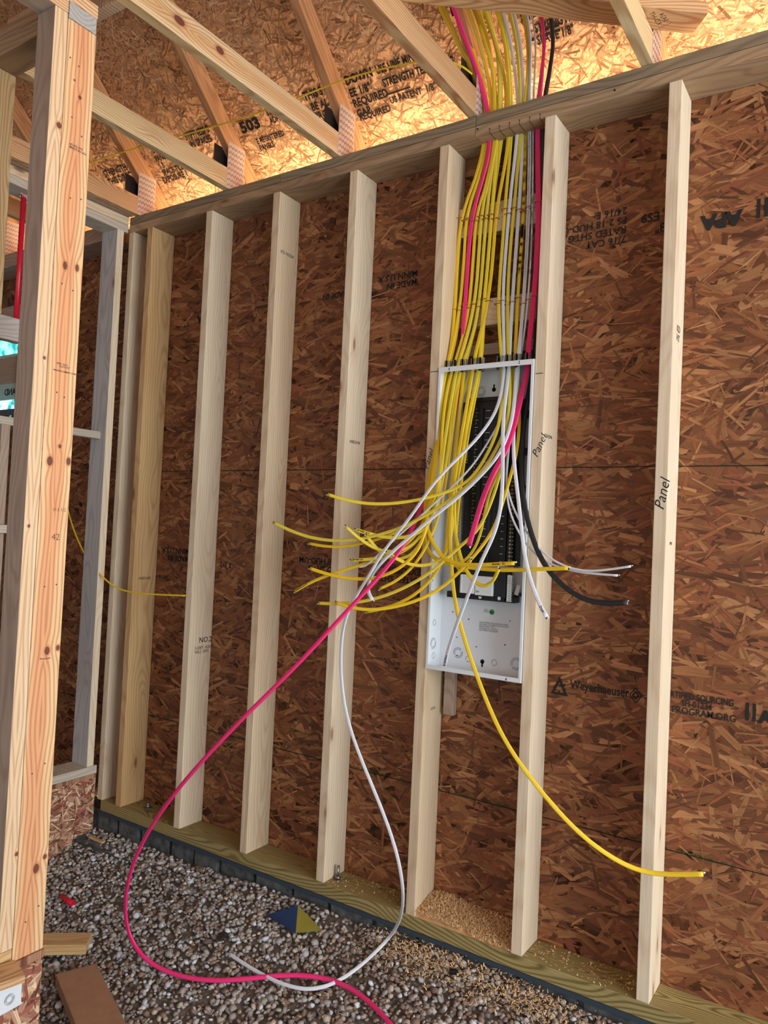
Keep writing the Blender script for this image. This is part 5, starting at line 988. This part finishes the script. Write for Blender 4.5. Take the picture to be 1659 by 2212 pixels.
for j in range(9): gr.append([bm.verts.new((.0385 + .0146 * i, .004 + j * .016, max(.0003, hm(.0385 + .0146 * i, .004 + j * .016) - .001 - (.02 if j == 0 else 0)))) for i in range(26)])
for j in range(8):
    for i in range(25): bm.faces.new((gr[j][i], gr[j][i + 1], gr[j + 1][i + 1], gr[j + 1][i]))
o = link('sawdust_mound', bm_mesh(bm, 'sawdust_mound', True), M_TREATC); tag(o, 'heap of orange sawdust on the bottom plate in the bay below the panel', 'sawdust', kind='stuff')
sm = []
for _ in range(2600):
    x, y = rng.uniform(.04, .404), rng.uniform(.002, .132); sm.append((x, y, hm(x, y) + .0005))
shavings('wood_shavings', sm, 'curled drill shavings heaped on the bottom plate below the panel', (.007, .021))
def scatter(n, x0, x1, y0, y1, z=None, cl=None):
    out = []
    while len(out) < n:
        x, y = rng.uniform(x0, x1), rng.uniform(y0, y1)
        if cl and rng.uniform() > math.exp(-((x - cl[0]) / cl[2]) ** 2 - ((y - cl[1]) / cl[3]) ** 2): continue
        out.append((x, y, (gz(x, y) + .012) if z is None else z))
    return out
shavings('wood_shavings', scatter(150, -.37, -.005, .004, .13, .0008), 'few pale shavings on the bottom plate left of the heap')
shavings('wood_shavings', scatter(170, .45, .80, .004, .13, .0008), 'few pale shavings on the bottom plate in the rightmost bay')
shavings('wood_shavings', scatter(60, -1.9, -1.78, -.42, -.08, .167), 'pale shavings on the left wall sill', (.006, .016))
shavings('wood_shavings', scatter(900, -.15, .65, -.2, 0, cl=(.12, -.05, .22, .06)) + scatter(500, .3, .75, -.2, 0, cl=(.5, -.06, .14, .05)) + scatter(150, -.6, .3, -.5, -.05), 'shavings fallen on the gravel below the panel bay', (.006, .018))
# a few metal odds on the plate and nails at the top plate
bm = bmesh.new()
for x, z in ((.1215, 2.812), (.640, 2.811), (-.545, 2.812), (-1.66, 2.806), (-.86, 2.85)): add_cyl(bm, (x, -.0015, z), (x, .001, z), .0032, 8)
for i in range(6): add_cyl(bm, (.2005 + i * .0375, -.0012, 2.801), (.2005 + i * .0375, .001, 2.801), .0020, 8); 
tp = [o for o in COL.objects if o.name == 'top_plate'][0]
bm.free()
for x, z in ((.1515, 2.812), (.640, 2.811)): cyl('nail_head', (x, -.0015, z), (x, .001, z), .0032, M_SEAM, tp, 8)
for i in range(6): cyl('nail_head', (.2005 + i * .0375, -.0012, 2.801), (.2005 + i * .0375, .001, 2.801), .0020, M_SEAM, tp, 8)
bm = bmesh.new()
for i in range(6): add_box(bm, (.2000 + i * .0375, -.0008, 2.786), (.2009 + i * .0375, .0002, 2.800)); add_box(bm, (.2000 + i * .0375, 0, 2.7855), (.2009 + i * .0375, .05, 2.7863))
link('pencil_marks', bm_mesh(bm, 'pencil_marks'), M_PEN, tp)
